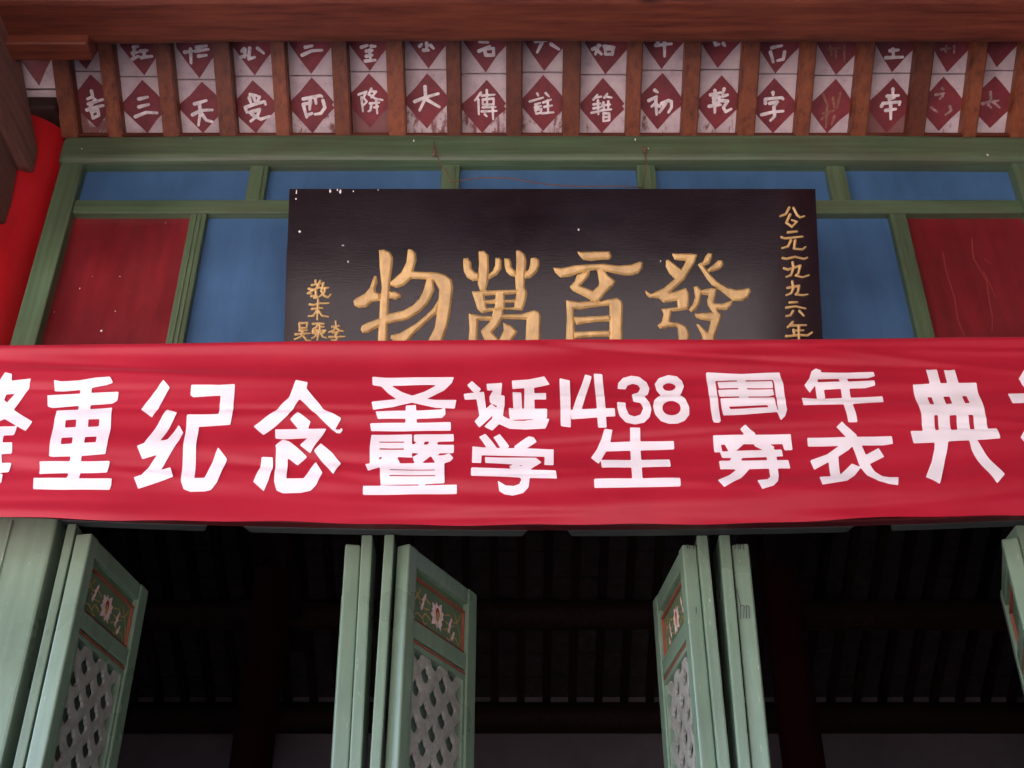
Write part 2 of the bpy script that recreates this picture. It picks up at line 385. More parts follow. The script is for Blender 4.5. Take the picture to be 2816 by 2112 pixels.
# panels between them
xs = [XL + 0.083, -0.961, -0.893, -0.259, -0.191, 0.457, 0.525, 1.153, 1.221, XR - 0.083]
for i in range(0, 10, 2):
    box('panel', (xs[i] - 0.01, 0.0 + 0.004 * random.random(), 4.51), (xs[i + 1] + 0.01, 0.02, 4.70), 'blue', wallE, bev=0.001)
for a, b, m in ((XL + 0.083, -1.145, 'red_panel'), (-1.087, 1.345, 'blue'), (1.403, XR - 0.083, 'red_panel')):
    box('panel', (a - 0.01, 0.002, 3.30), (b + 0.01, 0.02, 4.475), m, wallE, bev=0.001)
# door lintel with cut sockets along its rear edge
box('lintel', (-1.66, -0.078, 3.20), (1.90, -0.044, 3.50), 'redlit_lintel', wallE, bev=0.004, cuts=20, warp=sag)
socks = [(-0.855, 0.105), (0.105, 0.115), (1.075, 0.105)]
edges = [-1.66]
for c, w in socks: edges += [c - w / 2, c + w / 2]
edges.append(1.90)
for i in range(0, len(edges), 2):
    a, b = edges[i], edges[i + 1]
    bm = bmesh.new(); t = 0.016
    pts = [(a - (t if i else 0), -0.0435), (b + (t if i + 1 < len(edges) - 1 else 0), -0.0435), (b, -0.004), (a, -0.004)]
    pts = [(a, -0.0435), (b, -0.0435), (b - (t if i + 1 < len(edges) - 1 else 0), -0.002), (a + (t if i else 0), -0.002)]
    lo = [bm.verts.new((x, y, 3.2008)) for x, y in pts]; hi = [bm.verts.new((x, y, 3.26)) for x, y in pts]
    bm.faces.new(lo); bm.faces.new(hi[::-1])
    for k in range(4): bm.faces.new((lo[k], lo[(k + 1) % 4], hi[(k + 1) % 4], hi[k]))
    bmesh.ops.bevel(bm, geom=bm.edges[:], offset=0.003, segments=1, affect='EDGES')
    for k in range(1, 12):
        bmesh.ops.bisect_plane(bm, geom=bm.verts[:] + bm.edges[:] + bm.faces[:], plane_co=(a + (b - a) * k / 12, 0, 0), plane_no=(1, 0, 0))
    for v in bm.verts: v.co = Vector(sag(v.co))
    child(link('lintel_rebate', bm_mesh('lintel_rebate', bm), 'dark_green'), wallE)
box('wall_backing', (-1.66, 0.024, 3.30), (1.92, 0.06, 4.70), 'deck', wallE, bev=0)
# door jambs at both ends of the door bay
for a, b, g in ((-1.66, -1.355, -1.49), (1.555, 1.86, 1.69)):
    box('jamb', (a, -0.050, 0.0), (b, 0.05, 3.245), 'green_door', wallE, bev=0.008)
    box('bead', (g - 0.004, -0.056, 0.0), (g + 0.004, -0.048, 3.23), 'green_door', wallE, bev=0.003)
# side bays beyond the columns (plain timber boarding)
box('side_boarding', (-5.2, 0.02, 0.0), (-2.02, 0.10, 4.9), 'red_panel', wallE, bev=0.004)
box('side_boarding', (2.28, 0.02, 0.0), (5.2, 0.10, 4.9), 'red_panel', wallE, bev=0.004)

# ---------------------------------------------------------------- columns
def column(x, y, r, z0, z1, m, label, group=None):
    e = empty('column', (x, y, z0)); tag(e, label, 'column', group)
    lathe('shaft', [(r * 1.02, z0 + 0.16), (r, z0 + 1.0), (r * 0.985, z1 - 0.06), (r * 0.95, z1)], x, y, m, parent=e)
    lathe('base_stone', [(r * 1.35, z0), (r * 1.5, z0 + 0.05), (r * 1.4, z0 + 0.13), (r * 1.1, z0 + 0.162)], x, y, 'plaster', parent=e)
    return e
column(-1.848, 0.06, 0.195, 0, 4.95, 'red_col', 'bright red round column beside the green post and grey-brown beams')
capE = bpy.data.objects['column']
box('cap_block', (-2.06, -0.150, 4.865), (-1.67, 0.22, 4.925), 'darkwood', capE, bev=0.012)
column(2.11, 0.06, 0.195, 0, 4.95, 'red_col', 'red round column at the shaded end of the facade')
for x in (-1.75, 2.01): column(x, -4.6, 0.17, 0, 4.70, 'red_col', 'red round column holding up the outer eave of the porch', 'outer porch columns')
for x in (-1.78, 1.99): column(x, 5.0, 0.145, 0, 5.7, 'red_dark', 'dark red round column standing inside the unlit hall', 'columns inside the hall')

# ---------------------------------------------------------------- porch roof: rafters, limewashed bricks, boarding
SL = R(36.0); RD = np.array([0, -math.cos(SL), math.sin(SL)]); RN = np.array([0, math.sin(SL), math.cos(SL)])
P0 = np.array([0, -0.060, 4.826])               # rafter undersides meet the header beam here
RH = 0.050                                       # rafter depth below the bricks
B0 = P0 + RN * RH
def rp(x, s, h): return P0 + RD * s + RN * h + np.array([x, 0, 0])     # x across, s up the slope, h above the rafter undersides
roofE = empty('porch_roof', (0.13, -0.06, 4.826)); tag(roofE, 'porch ceiling of reddish rafters with limewashed brick strips between', 'roof')
raf_px = [191, 316, 470, 627, 779, 944, 1093, 1250, 1414, 1570, 1740, 1896, 2052, 2207, 2362, 2520, 2667, 2800]
raf_x = list(onplane([(p, 366) for p in raf_px], P0, RN)[:, 0])
raf_x = [raf_x[0] - 0.215] + raf_x + [raf_x[-1] + 0.21]
S_END = 2.27
for i, x in enumerate(raf_x):
    w = 0.030 + 0.003 * math.sin(i * 2.1)
    bm = bmesh.new(); vs_ = {}
    dx = random.uniform(-0.004, 0.004)
    for s in (-0.02, S_END):
        for a in (-1, 1):
            for h in (0.0, RH + 0.012): vs_[s, a, h] = bm.verts.new(rp(x + a * w + (dx if s > 1 else 0), s, h))
    hs = (0.0, RH + 0.012)
    for q in (((-0.02, -1, 0), (-0.02, 1, 0), (S_END, 1, 0), (S_END, -1, 0)),
              ((-0.02, -1, 1), (-0.02, 1, 1), (S_END, 1, 1), (S_END, -1, 1)),
              ((-0.02, -1, 0), (S_END, -1, 0), (S_END, -1, 1), (-0.02, -1, 1)),
              ((-0.02, 1, 0), (S_END, 1, 0), (S_END, 1, 1), (-0.02, 1, 1)),
              ((-0.02, -1, 0), (-0.02, 1, 0), (-0.02, 1, 1), (-0.02, -1, 1)),
              ((S_END, -1, 0), (S_END, 1, 0), (S_END, 1, 1), (S_END, -1, 1))):
        bm.faces.new([vs_[s, a, hs[h]] for s, a, h in q])
    bmesh.ops.bevel(bm, geom=bm.edges[:], offset=0.005, segments=2, affect='EDGES')
    child(link('rafter', bm_mesh('rafter', bm), 'wood_y'), roofE)
box('beam_cap', (XL - 0.02, -0.052, 4.8225), (XR + 0.1, 0.06, 4.838), 'wood_x', roofE, bev=0.004)

T1 = zoomed(150, 100, 3.687); T2 = zoomed(750, 100, 3.687); T3 = zoomed(1350, 100, 3.687); T4 = zoomed(1950, 100, 2.554)
# per gap: zoom, diamond top, bottom, joint height, tip of the upper diamond, wear, lower strokes, upper strokes, paint
GAPS = [
 (T1, (365, 395), (435, 930), 355, (320, 325), 0.75, [[(375,555),(390,610),(335,635)],[(345,685),(420,660),(490,640)],[(410,640),(360,720)],[(330,745),(450,710),(495,700)],[(375,765),(440,745),(450,800),(390,830),(375,765)]], [], 'w'),
 (T1, (890, 450), (945, 985), 410, (910, 385), 0.3, [[(855,635),(945,615)],[(855,715),(955,690)],[(820,815),(930,770),(1040,775)]], [[(790,170),(840,160)],[(810,140),(800,190)],[(790,230),(850,200)],[(870,150),(940,140)],[(910,150),(910,210)],[(880,215),(990,200)],[(800,110),(850,100)]], 'w'),
 (T1, (1495, 470), (1510, 1015), 440, (1470, 415), 0.2, [[(1420,685),(1540,650)],[(1400,795),(1480,750),(1600,745)],[(1470,690),(1480,770),(1460,900)],[(1490,780),(1540,850),(1600,865)]], [[(1320,160),(1400,150)],[(1380,130),(1385,270)],[(1430,150),(1560,130)],[(1460,200),(1540,190)],[(1440,110),(1540,95)]], 'w'),
 (T1, (2010, 455), (2045, 1000), 405, (2030, 385), 0.15, [[(1985,590),(2050,600)],[(1975,625),(1990,670)],[(2020,620),(2035,660)],[(2075,615),(2060,660)],[(1935,720),(1950,770)],[(1935,720),(2020,690),(2130,660),(2140,690)],[(1980,770),(2080,740),(2060,800),(1990,860)],[(2000,790),(2090,840),(2180,810)]], [[(1900,150),(1920,120)],[(1930,130),(1930,210)],[(1890,210),(1940,190)],[(1980,120),(1970,230),(2030,210)],[(2060,120),(2120,170)]], 'w'),
 (T2, (395, 425), (405, 990), 400, (390, 370), 0.55, [[(310,635),(480,600),(500,610)],[(310,690),(345,820)],[(310,690),(390,670)],[(380,640),(375,740)],[(430,620),(440,680)],[(510,650),(530,720),(490,780),(430,790)],[(345,800),(400,780)]], [[(330,110),(400,95)],[(300,190),(400,145),(500,140)]], 'w'),
 (T2, (975, 385), (990, 930), 360, (985, 340), 1.0, [[(870,590),(950,560),(920,620),(955,660),(920,700)],[(900,620),(915,760)],[(1000,530),(970,590)],[(990,555),(1050,560),(1000,620)],[(980,590),(1040,630),(1115,645)],[(985,680),(1080,670)],[(1000,700),(990,750),(970,760)],[(1050,640),(1060,780)],[(1030,720),(1070,710)]], [[(900,110),(960,90)],[(1000,100),(1040,100)],[(950,150),(1010,140)],[(985,140),(990,215)],[(950,200),(1010,190)],[(940,250),(1040,240)]], 'w'),
 (T2, (1565, 385), (1565, 935), 340, (1580, 315), 0.6, [[(1440,660),(1540,620),(1680,580)],[(1545,510),(1550,620),(1490,750)],[(1560,640),(1690,715)]], [[(1490,100),(1510,80)],[(1560,70),(1565,140)],[(1530,140),(1580,140)],[(1600,90),(1630,120)]], 'w'),
 (T2, (2170, 450), (2125, 985), 380, (2160, 355), 0.6, [[(2110,570),(2050,650)],[(2085,640),(2090,790)],[(2120,600),(2250,590)],[(2130,640),(2240,630),(2240,690),(2130,690),(2130,640)],[(2170,545),(2175,720)],[(2130,720),(2260,715)],[(2120,760),(2270,755)],[(2230,720),(2235,840)],[(2150,790),(2170,810)]], [[(2100,50),(2180,60)],[(2090,150),(2200,100)],[(2150,140),(2160,190),(2240,190),(2240,120),(2150,130)]], 'w'),
 (T3, (530, 400), (530, 960), 365, (540, 340), 0.55, [[(470,580),(480,600)],[(395,660),(530,620)],[(450,690),(500,675)],[(445,720),(510,705)],[(450,745),(510,735),(505,775),(460,785),(450,745)],[(555,575),(590,610)],[(530,670),(610,640)],[(575,650),(580,770)],[(540,715),(620,700)],[(520,780),(635,770)]], [[(520,60),(470,160)],[(610,80),(690,130)],[(450,50),(560,40)]], 'w'),
 (T3, (1135, 430), (1125, 985), 390, (1160, 375), 0.45, [[(1040,640),(1080,590)],[(1060,620),(1120,610)],[(1150,620),(1180,580)],[(1170,610),(1225,620)],[(1040,690),(1110,680)],[(1040,730),(1120,715)],[(1020,775),(1120,755)],[(1085,650),(1090,790)],[(1140,670),(1145,740)],[(1190,660),(1190,740)],[(1130,700),(1210,690)],[(1120,750),(1220,740)],[(1140,780),(1200,780),(1200,850),(1140,860),(1140,780)],[(1140,820),(1200,815)]], [[(1030,130),(1110,90)],[(1090,90),(1060,180)],[(1070,130),(1120,180)],[(1150,100),(1250,110)],[(1160,130),(1240,120),(1230,180),(1160,180),(1160,130)]], 'w'),
 (T3, (1740, 380), (1690, 945), 345, (1730, 320), 0.5, [[(1660,545),(1690,565)],[(1600,650),(1680,610)],[(1670,620),(1680,790)],[(1660,690),(1630,710)],[(1690,700),(1710,710)],[(1730,680),(1800,650),(1830,660),(1830,720),(1800,770)],[(1770,680),(1710,770)]], [[(1670,90),(1830,75)],[(1760,60),(1760,200)],[(1690,60),(1690,90)]], 'w'),
 (T4, (88, 280), (45, 655), 235, (60, 215), 0.5, [[(40,380),(45,400)],[(10,410),(80,395)],[(30,430),(70,425),(70,460),(30,465),(30,430)],[(0,490),(80,480)],[(40,400),(40,535)],[(105,370),(95,400)],[(95,420),(130,410)],[(90,450),(130,455),(100,500),(115,530),(155,510)]], [[(40,40),(45,60),(70,55)],[(100,50),(110,65)]], 'w'),
 (T4, (458, 300), (448, 685), 265, (465, 260), 0.3, [[(448,395),(450,410)],[(395,470),(395,440),(510,430),(520,440)],[(425,470),(480,460),(455,495)],[(455,495),(460,560),(430,590)],[(370,550),(450,530),(520,525)]], [[(440,80),(510,65)],[(430,110),(450,180)],[(530,110),(520,160),(480,170)]], 'w'),
 (T4, (890, 305), (828, 680), 275, (890, 270), 0.3, [[(800,410),(830,480)],[(870,430),(880,500)],[(920,400),(900,500)],[(790,580),(840,540)],[(800,540),(880,520)],[(830,480),(820,640)],[(880,560),(860,620)]], [[(850,70),(860,130)],[(890,80),(890,150)],[(950,70),(950,180)],[(840,90),(920,80)]], 'b'),
 (T4, (1292, 300), (1245, 680), 260, (1285, 245), 1.0, [[(1290,370),(1290,400)],[(1250,420),(1330,415)],[(1265,440),(1300,430)],[(1210,490),(1220,470),(1340,460),(1335,480)],[(1240,520),(1310,510)],[(1275,470),(1275,580)]], [[(1270,100),(1330,95)],[(1290,90),(1295,140)],[(1240,150),(1360,145)]], 'w'),
 (T4, (1645, 290), (1612, 665), 265, (1672, 245), 0.4, [[(1635,365),(1645,375)],[(1590,410),(1650,400)],[(1640,420),(1620,440)],[(1690,490),(1700,520),(1660,550)],[(1560,500),(1600,530)]], [[(1630,90),(1690,85)],[(1665,70),(1660,110)],[(1720,70),(1720,115)]], 'f'),
 (T4, (2008, 285), (1972, 645), 240, (2020, 210), 0.4, [[(1915,470),(2030,450)],[(1975,390),(1980,450),(1920,480)],[(1980,450),(2040,500)],[(1960,480),(1980,500)]], [], 'f'),
]
def to_bs(pts):
    """photo points read on the underside of the brick strips, returned as across / up-slope coordinates"""
    q = onplane(pts, B0, RN); return np.stack([q[:, 0], (q - B0) @ RD], 1)
def bpl(off): return lambda V, H: np.stack([B0 + np.array([v[0], 0, 0]) + RD * v[1] - RN * (off + 0.0004 * h) for v, h in zip(V, H)])
def brick(x0, x1, s0, s1, wear):
    bm = bmesh.new(); jz = [random.uniform(-0.0015, 0.0015) for _ in range(4)]
    c = 0.003
    lowr = [(x0 + c, s0 + c), (x1 - c, s0 + c), (x1 - c, s1 - c), (x0 + c, s1 - c)]
    midr = [(x0, s0), (x1, s0), (x1, s1), (x0, s1)]
    rows = []
    for pts, h in ((lowr, RH), (midr, RH + c), (midr, RH + 0.03)):
        rows.append([bm.verts.new(rp(x, s, h)) for (x, s) in pts])
    bm.faces.new(rows[0]); bm.faces.new(rows[2][::-1])
    for a, b in zip(rows, rows[1:]):
        for k in range(4): bm.faces.new((a[k], a[(k + 1) % 4], b[(k + 1) % 4], b[k]))
    o = link('brick', bm_mesh('brick', bm), 'lime'); child(o, roofE); o['wear'] = wear; return o
def diamond(parent, top, bot, hw, cut_lo=None):
    """painted lozenge with small nicks at its side corners; slightly hand-drawn"""
    top = np.array(top); bot = np.array(bot); c = (top + bot) / 2 ; j = lambda: random.uniform(-0.003, 0.003)
    L = np.array([c[0] - hw + j(), c[1] + j()]); Rr = np.array([c[0] + hw + j(), c[1] + j()]); n = 0.010
    pts = [top, (top * 0.5 + Rr * 0.5 + [0.003, 0.004]), Rr + [-0.002, n], Rr + [-0.010, 0.001], Rr + [-0.001, -n], (bot * 0.5 + Rr * 0.5 + [j(), j()]), bot,
           (bot * 0.5 + L * 0.5 + [-0.003, -0.002]), L + [0.002, -n], L + [0.010, 0], L + [0.001, n], (top * 0.5 + L * 0.5 + [j(), j()])]
    bm = bmesh.new()
    q = bpl(0.0008)(np.array(pts), np.zeros(len(pts)))
    f = bm.faces.new([bm.verts.new(p) for p in q]); bmesh.ops.triangulate(bm, faces=[f])
    g = link('painted_diamond', bm_mesh('painted_diamond', bm), 'cinnabar', parent)
    g.matrix_parent_inverse = parent.matrix_parent_inverse.copy() if False else Matrix.Identity(4); return g
def sub(o, parent):
    """child of a part whose own parent sits at the thing's base"""
    base = Vector((0, 0, 0)); p = parent
    while p is not None: base += Vector(p.location) if p.type == 'EMPTY' else Vector((0, 0, 0)); p = p.parent
    o.parent = parent; o.matrix_parent_inverse = Matrix.Identity(4); return o
PAINTM = {'w': 'brush_white', 'f': 'brush_faint', 'b': 'brush_brown'}
for i, (T, top, bot, jy, tip, wear, lo_s, up_s, pm) in enumerate(GAPS):
    xa, xb = raf_x[i + 1] + 0.012, raf_x[i + 2] - 0.012
    (tx, ts), (bx, bs), (ux, us) = to_bs(T([top, bot, tip]))
    js = to_bs(T([(top[0], jy)]))[0][1]
    lowb = brick(xa, xb, -0.012, js - 0.0013, wear)
    upb = brick(xa, xb, js + 0.0013, js + 0.262, 0)
    s = js + 0.265; k = 0
    while s < S_END - 0.02:
        brick(xa, xb, s + 0.0025, min(s + 0.262, S_END), 0); s += 0.265
    ts = min(ts + 0.004, js - 0.002); bs = max(bs, -0.008)
    sub(diamond(lowb, (tx, ts), (bx, bs), 0.085), lowb)
    us = max(us - 0.004, js + 0.002)
    sub(diamond(upb, (ux + 0.012, us + 0.235), (ux, us), 0.085), upb)
    rad = (15.5 if T is not T4 else 9.5)
    for strokes, par in ((lo_s, lowb), (up_s, upb)):
        if not strokes: continue
        r_m = 0.0060 if pm == 'w' else 0.0046
        g = relief('character', [], [], [to_bs(T(q)) for q in strokes], r_m * (1.0 if len(strokes) < 9 else 0.72), 0.0022, bpl(0.0014), PAINTM[pm], None, edge=0.002)
        sub(g, par)
# the strip beside the column, where the cap hides the lower brick
xa, xb = raf_x[0] + 0.012, raf_x[1] - 0.012
b_ = brick(xa, xb, 0.155, 0.41, 0)
sub(diamond(b_, ((xa + xb) / 2, 0.40), ((xa + xb) / 2, 0.165), 0.065), b_)
brick(xa, xb, -0.012, 0.15, 0)
s = 0.415
while s < S_END - 0.02: brick(xa, xb, s, min(s + 0.262, S_END), 0); s += 0.265
xa, xb = raf_x[-2] + 0.012, raf_x[-1] - 0.012
for s in np.arange(-0.012, S_END - 0.05, 0.265): brick(xa, xb, s, min(s + 0.262, S_END), 0)
# boarding over bricks, ridge, and unseen outer slope set low to shade the wall
def slab(name, pts, m, parent):
    bm = bmesh.new(); v = [bm.verts.new(p) for p in pts]
    for q in ((0, 1, 2, 3), (7, 6, 5, 4), (0, 1, 5, 4), (1, 2, 6, 5), (2, 3, 7, 6), (3, 0, 4, 7)): bm.faces.new([v[k] for k in q])
    o = link(name, bm_mesh(name, bm), m); child(o, parent); return o
def sl(y0, z0, y1, z1, x0, x1, t): return [(x0, y0, z0), (x1, y0, z0), (x1, y1, z1), (x0, y1, z1), (x0, y0, z0 + t), (x1, y0, z0 + t), (x1, y1, z1 + t), (x0, y1, z1 + t)]
a = rp(0, -0.05, RH + 0.032); b = rp(0, S_END, RH + 0.032)
slab('roof_boarding', sl(a[1], a[2], b[1], b[2], -6, 6, 0.08), 'deck', roofE)
slab('shading_slope', sl(b[1], b[2] + 0.02, -6.0, 4.05, -6, 6, 0.08), 'deck', roofE)
slab('side_ceiling', sl(-0.06, 4.875, b[1], b[2] - 0.02, -6, raf_x[0] - 0.05, 0.02), 'deck', roofE)
slab('side_ceiling', sl(-0.06, 4.875, b[1], b[2] - 0.02, raf_x[-1] + 0.05, 6, 0.02), 'deck', roofE)

# purlin under the rafters, the bearing block at its end, and the cross beams that reach the red column
o = box('purlin', (-3.2, -0.66, 4.852), (3.2, -0.445, 5.14), 'wood_x', None, bev=0.05, seg=5, cuts=24,
    warp=lambda c: (c.x, c.y + 0.004 * math.sin(2.3 * c.x), c.z + 0.006 * math.sin(1.7 * c.x + 0.6) - 0.004 * (c.x < -1.2)))
tag(o, 'thick reddish brown purlin log running across under the rafters', 'beam')
o = box('bearing_block', (-2.3, -0.505, 4.800), (-1.440, -0.425, 4.862), 'wood_x', None, bev=0.012, seg=3)
tag(o, 'short squared block under the end of the purlin by the red column', 'beam')
bE = empty('cross_beam', (-1.80, -0.5, 4.2)); tag(bE, 'stack of grey-brown cross beams stepping down against the bright red column', 'beam')
prism('upper_beam', [(-0.095, 4.70), (-0.085, 4.60), (-0.13, 4.585), (-2.2, 4.585), (-2.2, 5.30), (-0.66, 5.05), (-0.38, 4.845)], -1.90, -1.715, 0, 'wood_grey', bE, 0.01)
prism('middle_beam', [(-0.135, 4.575), (-0.110, 4.43), (-0.10, 4.345), (-0.16, 4.315), (-2.2, 4.315), (-2.2, 4.584), (-0.25, 4.584)], -1.885, -1.748, 0, 'wood_grey', bE, 0.01)
prism('lower_beam', [(-0.16, 4.31), (-0.125, 4.255), (-0.155, 4.20), (-0.30, 4.17), (-2.2, 4.17), (-2.2, 4.314)], -1.875, -1.775, 0, 'wood_grey', bE, 0.01)

# ---------------------------------------------------------------- plaque
BT = np.array([0.13, -0.36, 4.272]); tilt = math.atan2(0.193, 0.470)
BV = np.array([0, math.sin(tilt), -math.cos(tilt)]); BN = np.array([0, -math.cos(tilt), -math.sin(tilt)])   # down the board / out of it
BW, BH, BTK = 1.705, 0.80, 0.045
plaq = empty('plaque', tuple(BT + BV * BH)); tag(plaq, 'black lacquered plaque with four large gold carved characters, tilted forward', 'plaque')
def bp(u, v, h): return BT + np.array([u, 0, 0]) + BV * v + BN * h
hs_ = [0.0, 0.205, 0.40, 0.61, BH]
for v0, v1 in zip(hs_, hs_[1:]):
    bm = bmesh.new(); v = []
    for h in (0, -BTK):
        for u, w in ((-BW / 2, v0 + 0.00012), (BW / 2, v0 + 0.00012), (BW / 2, v1 - 0.00012), (-BW / 2, v1 - 0.00012)):
            v.append(bm.verts.new(bp(u + random.uniform(-0.0015, 0.0015), w, h)))
    for q in ((0, 1, 2, 3), (7, 6, 5, 4), (0, 1, 5, 4), (1, 2, 6, 5), (2, 3, 7, 6), (3, 0, 4, 7)): bm.faces.new([v[k] for k in q])
    child(link('plank', bm_mesh('plank', bm), 'lacquer'), plaq)
def to_b(pts):
    q = onplane(pts, BT, BN) - BT; return np.stack([q[:, 0], q @ BV], 1)
def place_b(hmax):
    def f(V, H):
        h = np.where(H >= 0, 0.0015 + hmax * np.clip(H, 0, 1) ** 0.8, H)
        return np.stack([bp(v[0], v[1], k) for v, k in zip(V, h)])
    return f
G1 = zoomed(760, 500, 3.607); G2 = zoomed(1240, 600, 4.609); G3 = zoomed(1660, 600, 4.609)
BIG = [
 (G1, [[(975,930),(1000,935),(1005,1000),(985,1060),(990,1095),(1040,1110),(1030,1180),(950,1195),(900,1245),(820,1255),(775,1230),(765,1180),(800,1150),(880,1110),(930,1050),(955,975)],
  [(1018,678),(1070,672),(1130,700),(1160,750),(1155,830),(1130,1000),(1120,1180),(1115,1320),(1105,1420),(1100,1760),(1000,1760),(1010,1500),(1020,1370),(1030,1180),(1045,1050),(1025,850)],
  [(1120,1090),(1190,1090),(1240,1120),(1235,1150),(1190,1170),(1120,1160)],
  [(1030,1350),(1115,1310),(1250,1280),(1350,1230),(1420,1160),(1460,1080),(1490,970),(1560,960),(1570,1080),(1500,1220),(1420,1300),(1300,1370),(1110,1410),(1000,1450),(920,1500),(860,1505),(835,1470),(845,1430),(900,1400)],
  [(1305,670),(1345,670),(1385,710),(1392,780),(1360,890),(1480,895),(1600,900),(1680,925),(1740,970),(1755,1050),(1735,1250),(1700,1440),(1640,1600),(1600,1720),(1480,1720),(1500,1590),(1570,1450),(1590,1320),(1610,1150),(1615,1070),(1570,990),(1500,970),(1340,965),(1270,1030),(1200,1055),(1130,1030),(1125,1000),(1240,900),(1290,800)],
  [(1610,1170),(1600,1300),(1500,1390),(1400,1480),(1300,1590),(1260,1620),(1170,1590),(1130,1550),(1140,1520),(1230,1500),(1380,1410),(1480,1330),(1560,1250)]], []),
 (G2, [[(350,420),(420,415),(480,470),(485,600),(480,780),(465,870),(440,930),(370,920),(340,830),(350,690),(355,560)],
  [(160,510),(220,505),(260,560),(265,640),(310,690),(360,700),(360,790),(280,800),(210,760),(165,680),(155,580)],
  [(565,500),(620,505),(645,540),(640,640),(590,720),(480,780),(470,720),(530,670),(560,600)],
  [(825,410),(880,410),(940,460),(960,530),(945,700),(940,880),(960,920),(970,960),(870,960),(820,890),(815,780),(830,560)],
  [(675,510),(740,510),(765,550),(775,630),(830,680),(830,750),(760,735),(700,680),(680,600)],
  [(1010,510),(1070,495),(1120,530),(1125,600),(1090,690),(1010,760),(930,770),(935,690),(985,650),(1005,590)],
  [(265,930),(420,920),(850,905),(940,890),(970,950),(950,1060),(910,1170),(680,1160),(560,1170),(400,1210),(340,1160)],
  [(545,1150),(670,1150),(660,1260),(600,1370),(525,1450),(610,1540),(700,1700),(500,1700),(430,1560),(375,1430),(500,1310)],
  [(660,1320),(760,1360),(850,1440),(770,1560),(700,1700),(600,1650),(610,1540),(670,1430)],
  [(225,1210),(290,1215),(400,1240),(550,1240),(660,1220),(900,1215),(1060,1165),(1120,1190),(1140,1240),(1130,1760),(950,1760),(945,1540),(960,1290),(680,1280),(520,1300),(350,1300),(340,1540),(330,1760),(210,1760),(235,1400)]],
  [[(430,985),(565,975),(560,1030),(435,1040)],[(685,975),(830,960),(820,1030),(690,1035)],[(450,1090),(560,1085),(555,1135),(460,1140)],[(690,1080),(810,1072),(800,1130),(690,1130)]]),
 (G2, [[(1600,425),(1660,430),(2010,420),(2040,490),(2010,525),(1880,530),(1780,545),(1680,530),(1630,480)],
  [(1295,625),(1400,635),(1560,600),(1750,585),(1940,580),(2130,600),(2290,590),(2400,545),(2435,570),(2425,640),(2380,700),(2300,725),(2200,730),(2060,700),(1900,660),(1750,665),(1620,700),(1500,745),(1390,755),(1320,690)],
  [(1600,720),(1770,660),(1750,740),(1640,860),(1800,920),(1870,860),(1880,820),(1850,650),(1930,645),(1990,720),(2090,800),(2060,860),(1960,950),(1870,1070),(1810,1070),(1740,1020),(1540,920),(1505,870),(1570,800)],
  [(1460,1040),(1640,1065),(1780,1050),(1850,1070),(1990,1030),(2110,1010),(2170,1050),(2180,1120),(2175,1350),(2185,1760),(2040,1760),(2010,1540),(2010,1110),(1820,1130),(1640,1160),(1560,1150),(1570,1400),(1560,1760),(1440,1760),(1460,1480),(1470,1250)],
  [(1550,1250),(1700,1250),(2020,1230),(2030,1310),(1820,1320),(1590,1355)],[(1550,1440),(1700,1435),(2020,1425),(2030,1505),(1820,1510),(1570,1530)]], []),
 (G3, [[(865,450),(1080,450),(1190,460),(1160,560),(1090,680),(1020,790),(930,870),(840,950),(1045,885),(1085,950),(1080,1130),(1060,1160),(860,1190),(840,1310),(960,1330),(1040,1370),(1085,1440),(1085,1760),(960,1760),(950,1540),(940,1400),(920,1380),(830,1385),(720,1410),(680,1360),(740,1310),(760,1220),(730,1150),(940,1130),(930,1050),(760,1075),(700,1020),(580,1010),(540,970),(520,910),(600,960),(760,890),(900,770),(830,700),(785,610),(790,530),(830,530),(985,650),(1045,545),(900,530)],
  [(1330,440),(1375,450),(1380,500),(1340,580),(1270,610),(1190,590),(1260,550),(1290,480)],
  [(1190,590),(1260,590),(1340,700),(1440,800),(1570,880),(1680,910),(1780,900),(1850,885),(1865,930),(1830,1010),(1760,1055),(1650,1055),(1590,1010),(1450,900),(1370,850),(1300,760)],
  [(1330,690),(1300,660),(1380,600),(1450,535),(1500,535),(1520,580),(1490,640),(1410,675)],
  [(1140,870),(1190,860),(1240,910),(1370,885),(1440,900),(1400,1080),(1500,1085),(1640,1040),(1620,1110),(1570,1170),(1440,1165),(1500,1230),(1470,1330),(1410,1500),(1390,1760),(1270,1760),(1250,1500),(1170,1340),(1210,1345),(1320,1450),(1360,1310),(1240,1290),(1170,1260),(1150,1210),(1380,1195),(1320,1110),(1310,1040),(1330,980),(1240,970),(1220,1080),(1170,1170),(1110,1195),(1075,1160),(1130,1090),(1160,1000)]], []),
]
for T, polys, holes in BIG:
    relief('character', [to_b(T(p)) for p in polys], [to_b(T(p)) for p in holes], [], 0, 0.0024, place_b(0.0085), 'gold', plaq, edge=0.0065, depth=0.001, smooth=False)
S1 = zoomed(800, 740, 7.54); S2 = zoomed(2120, 550, 4.254)
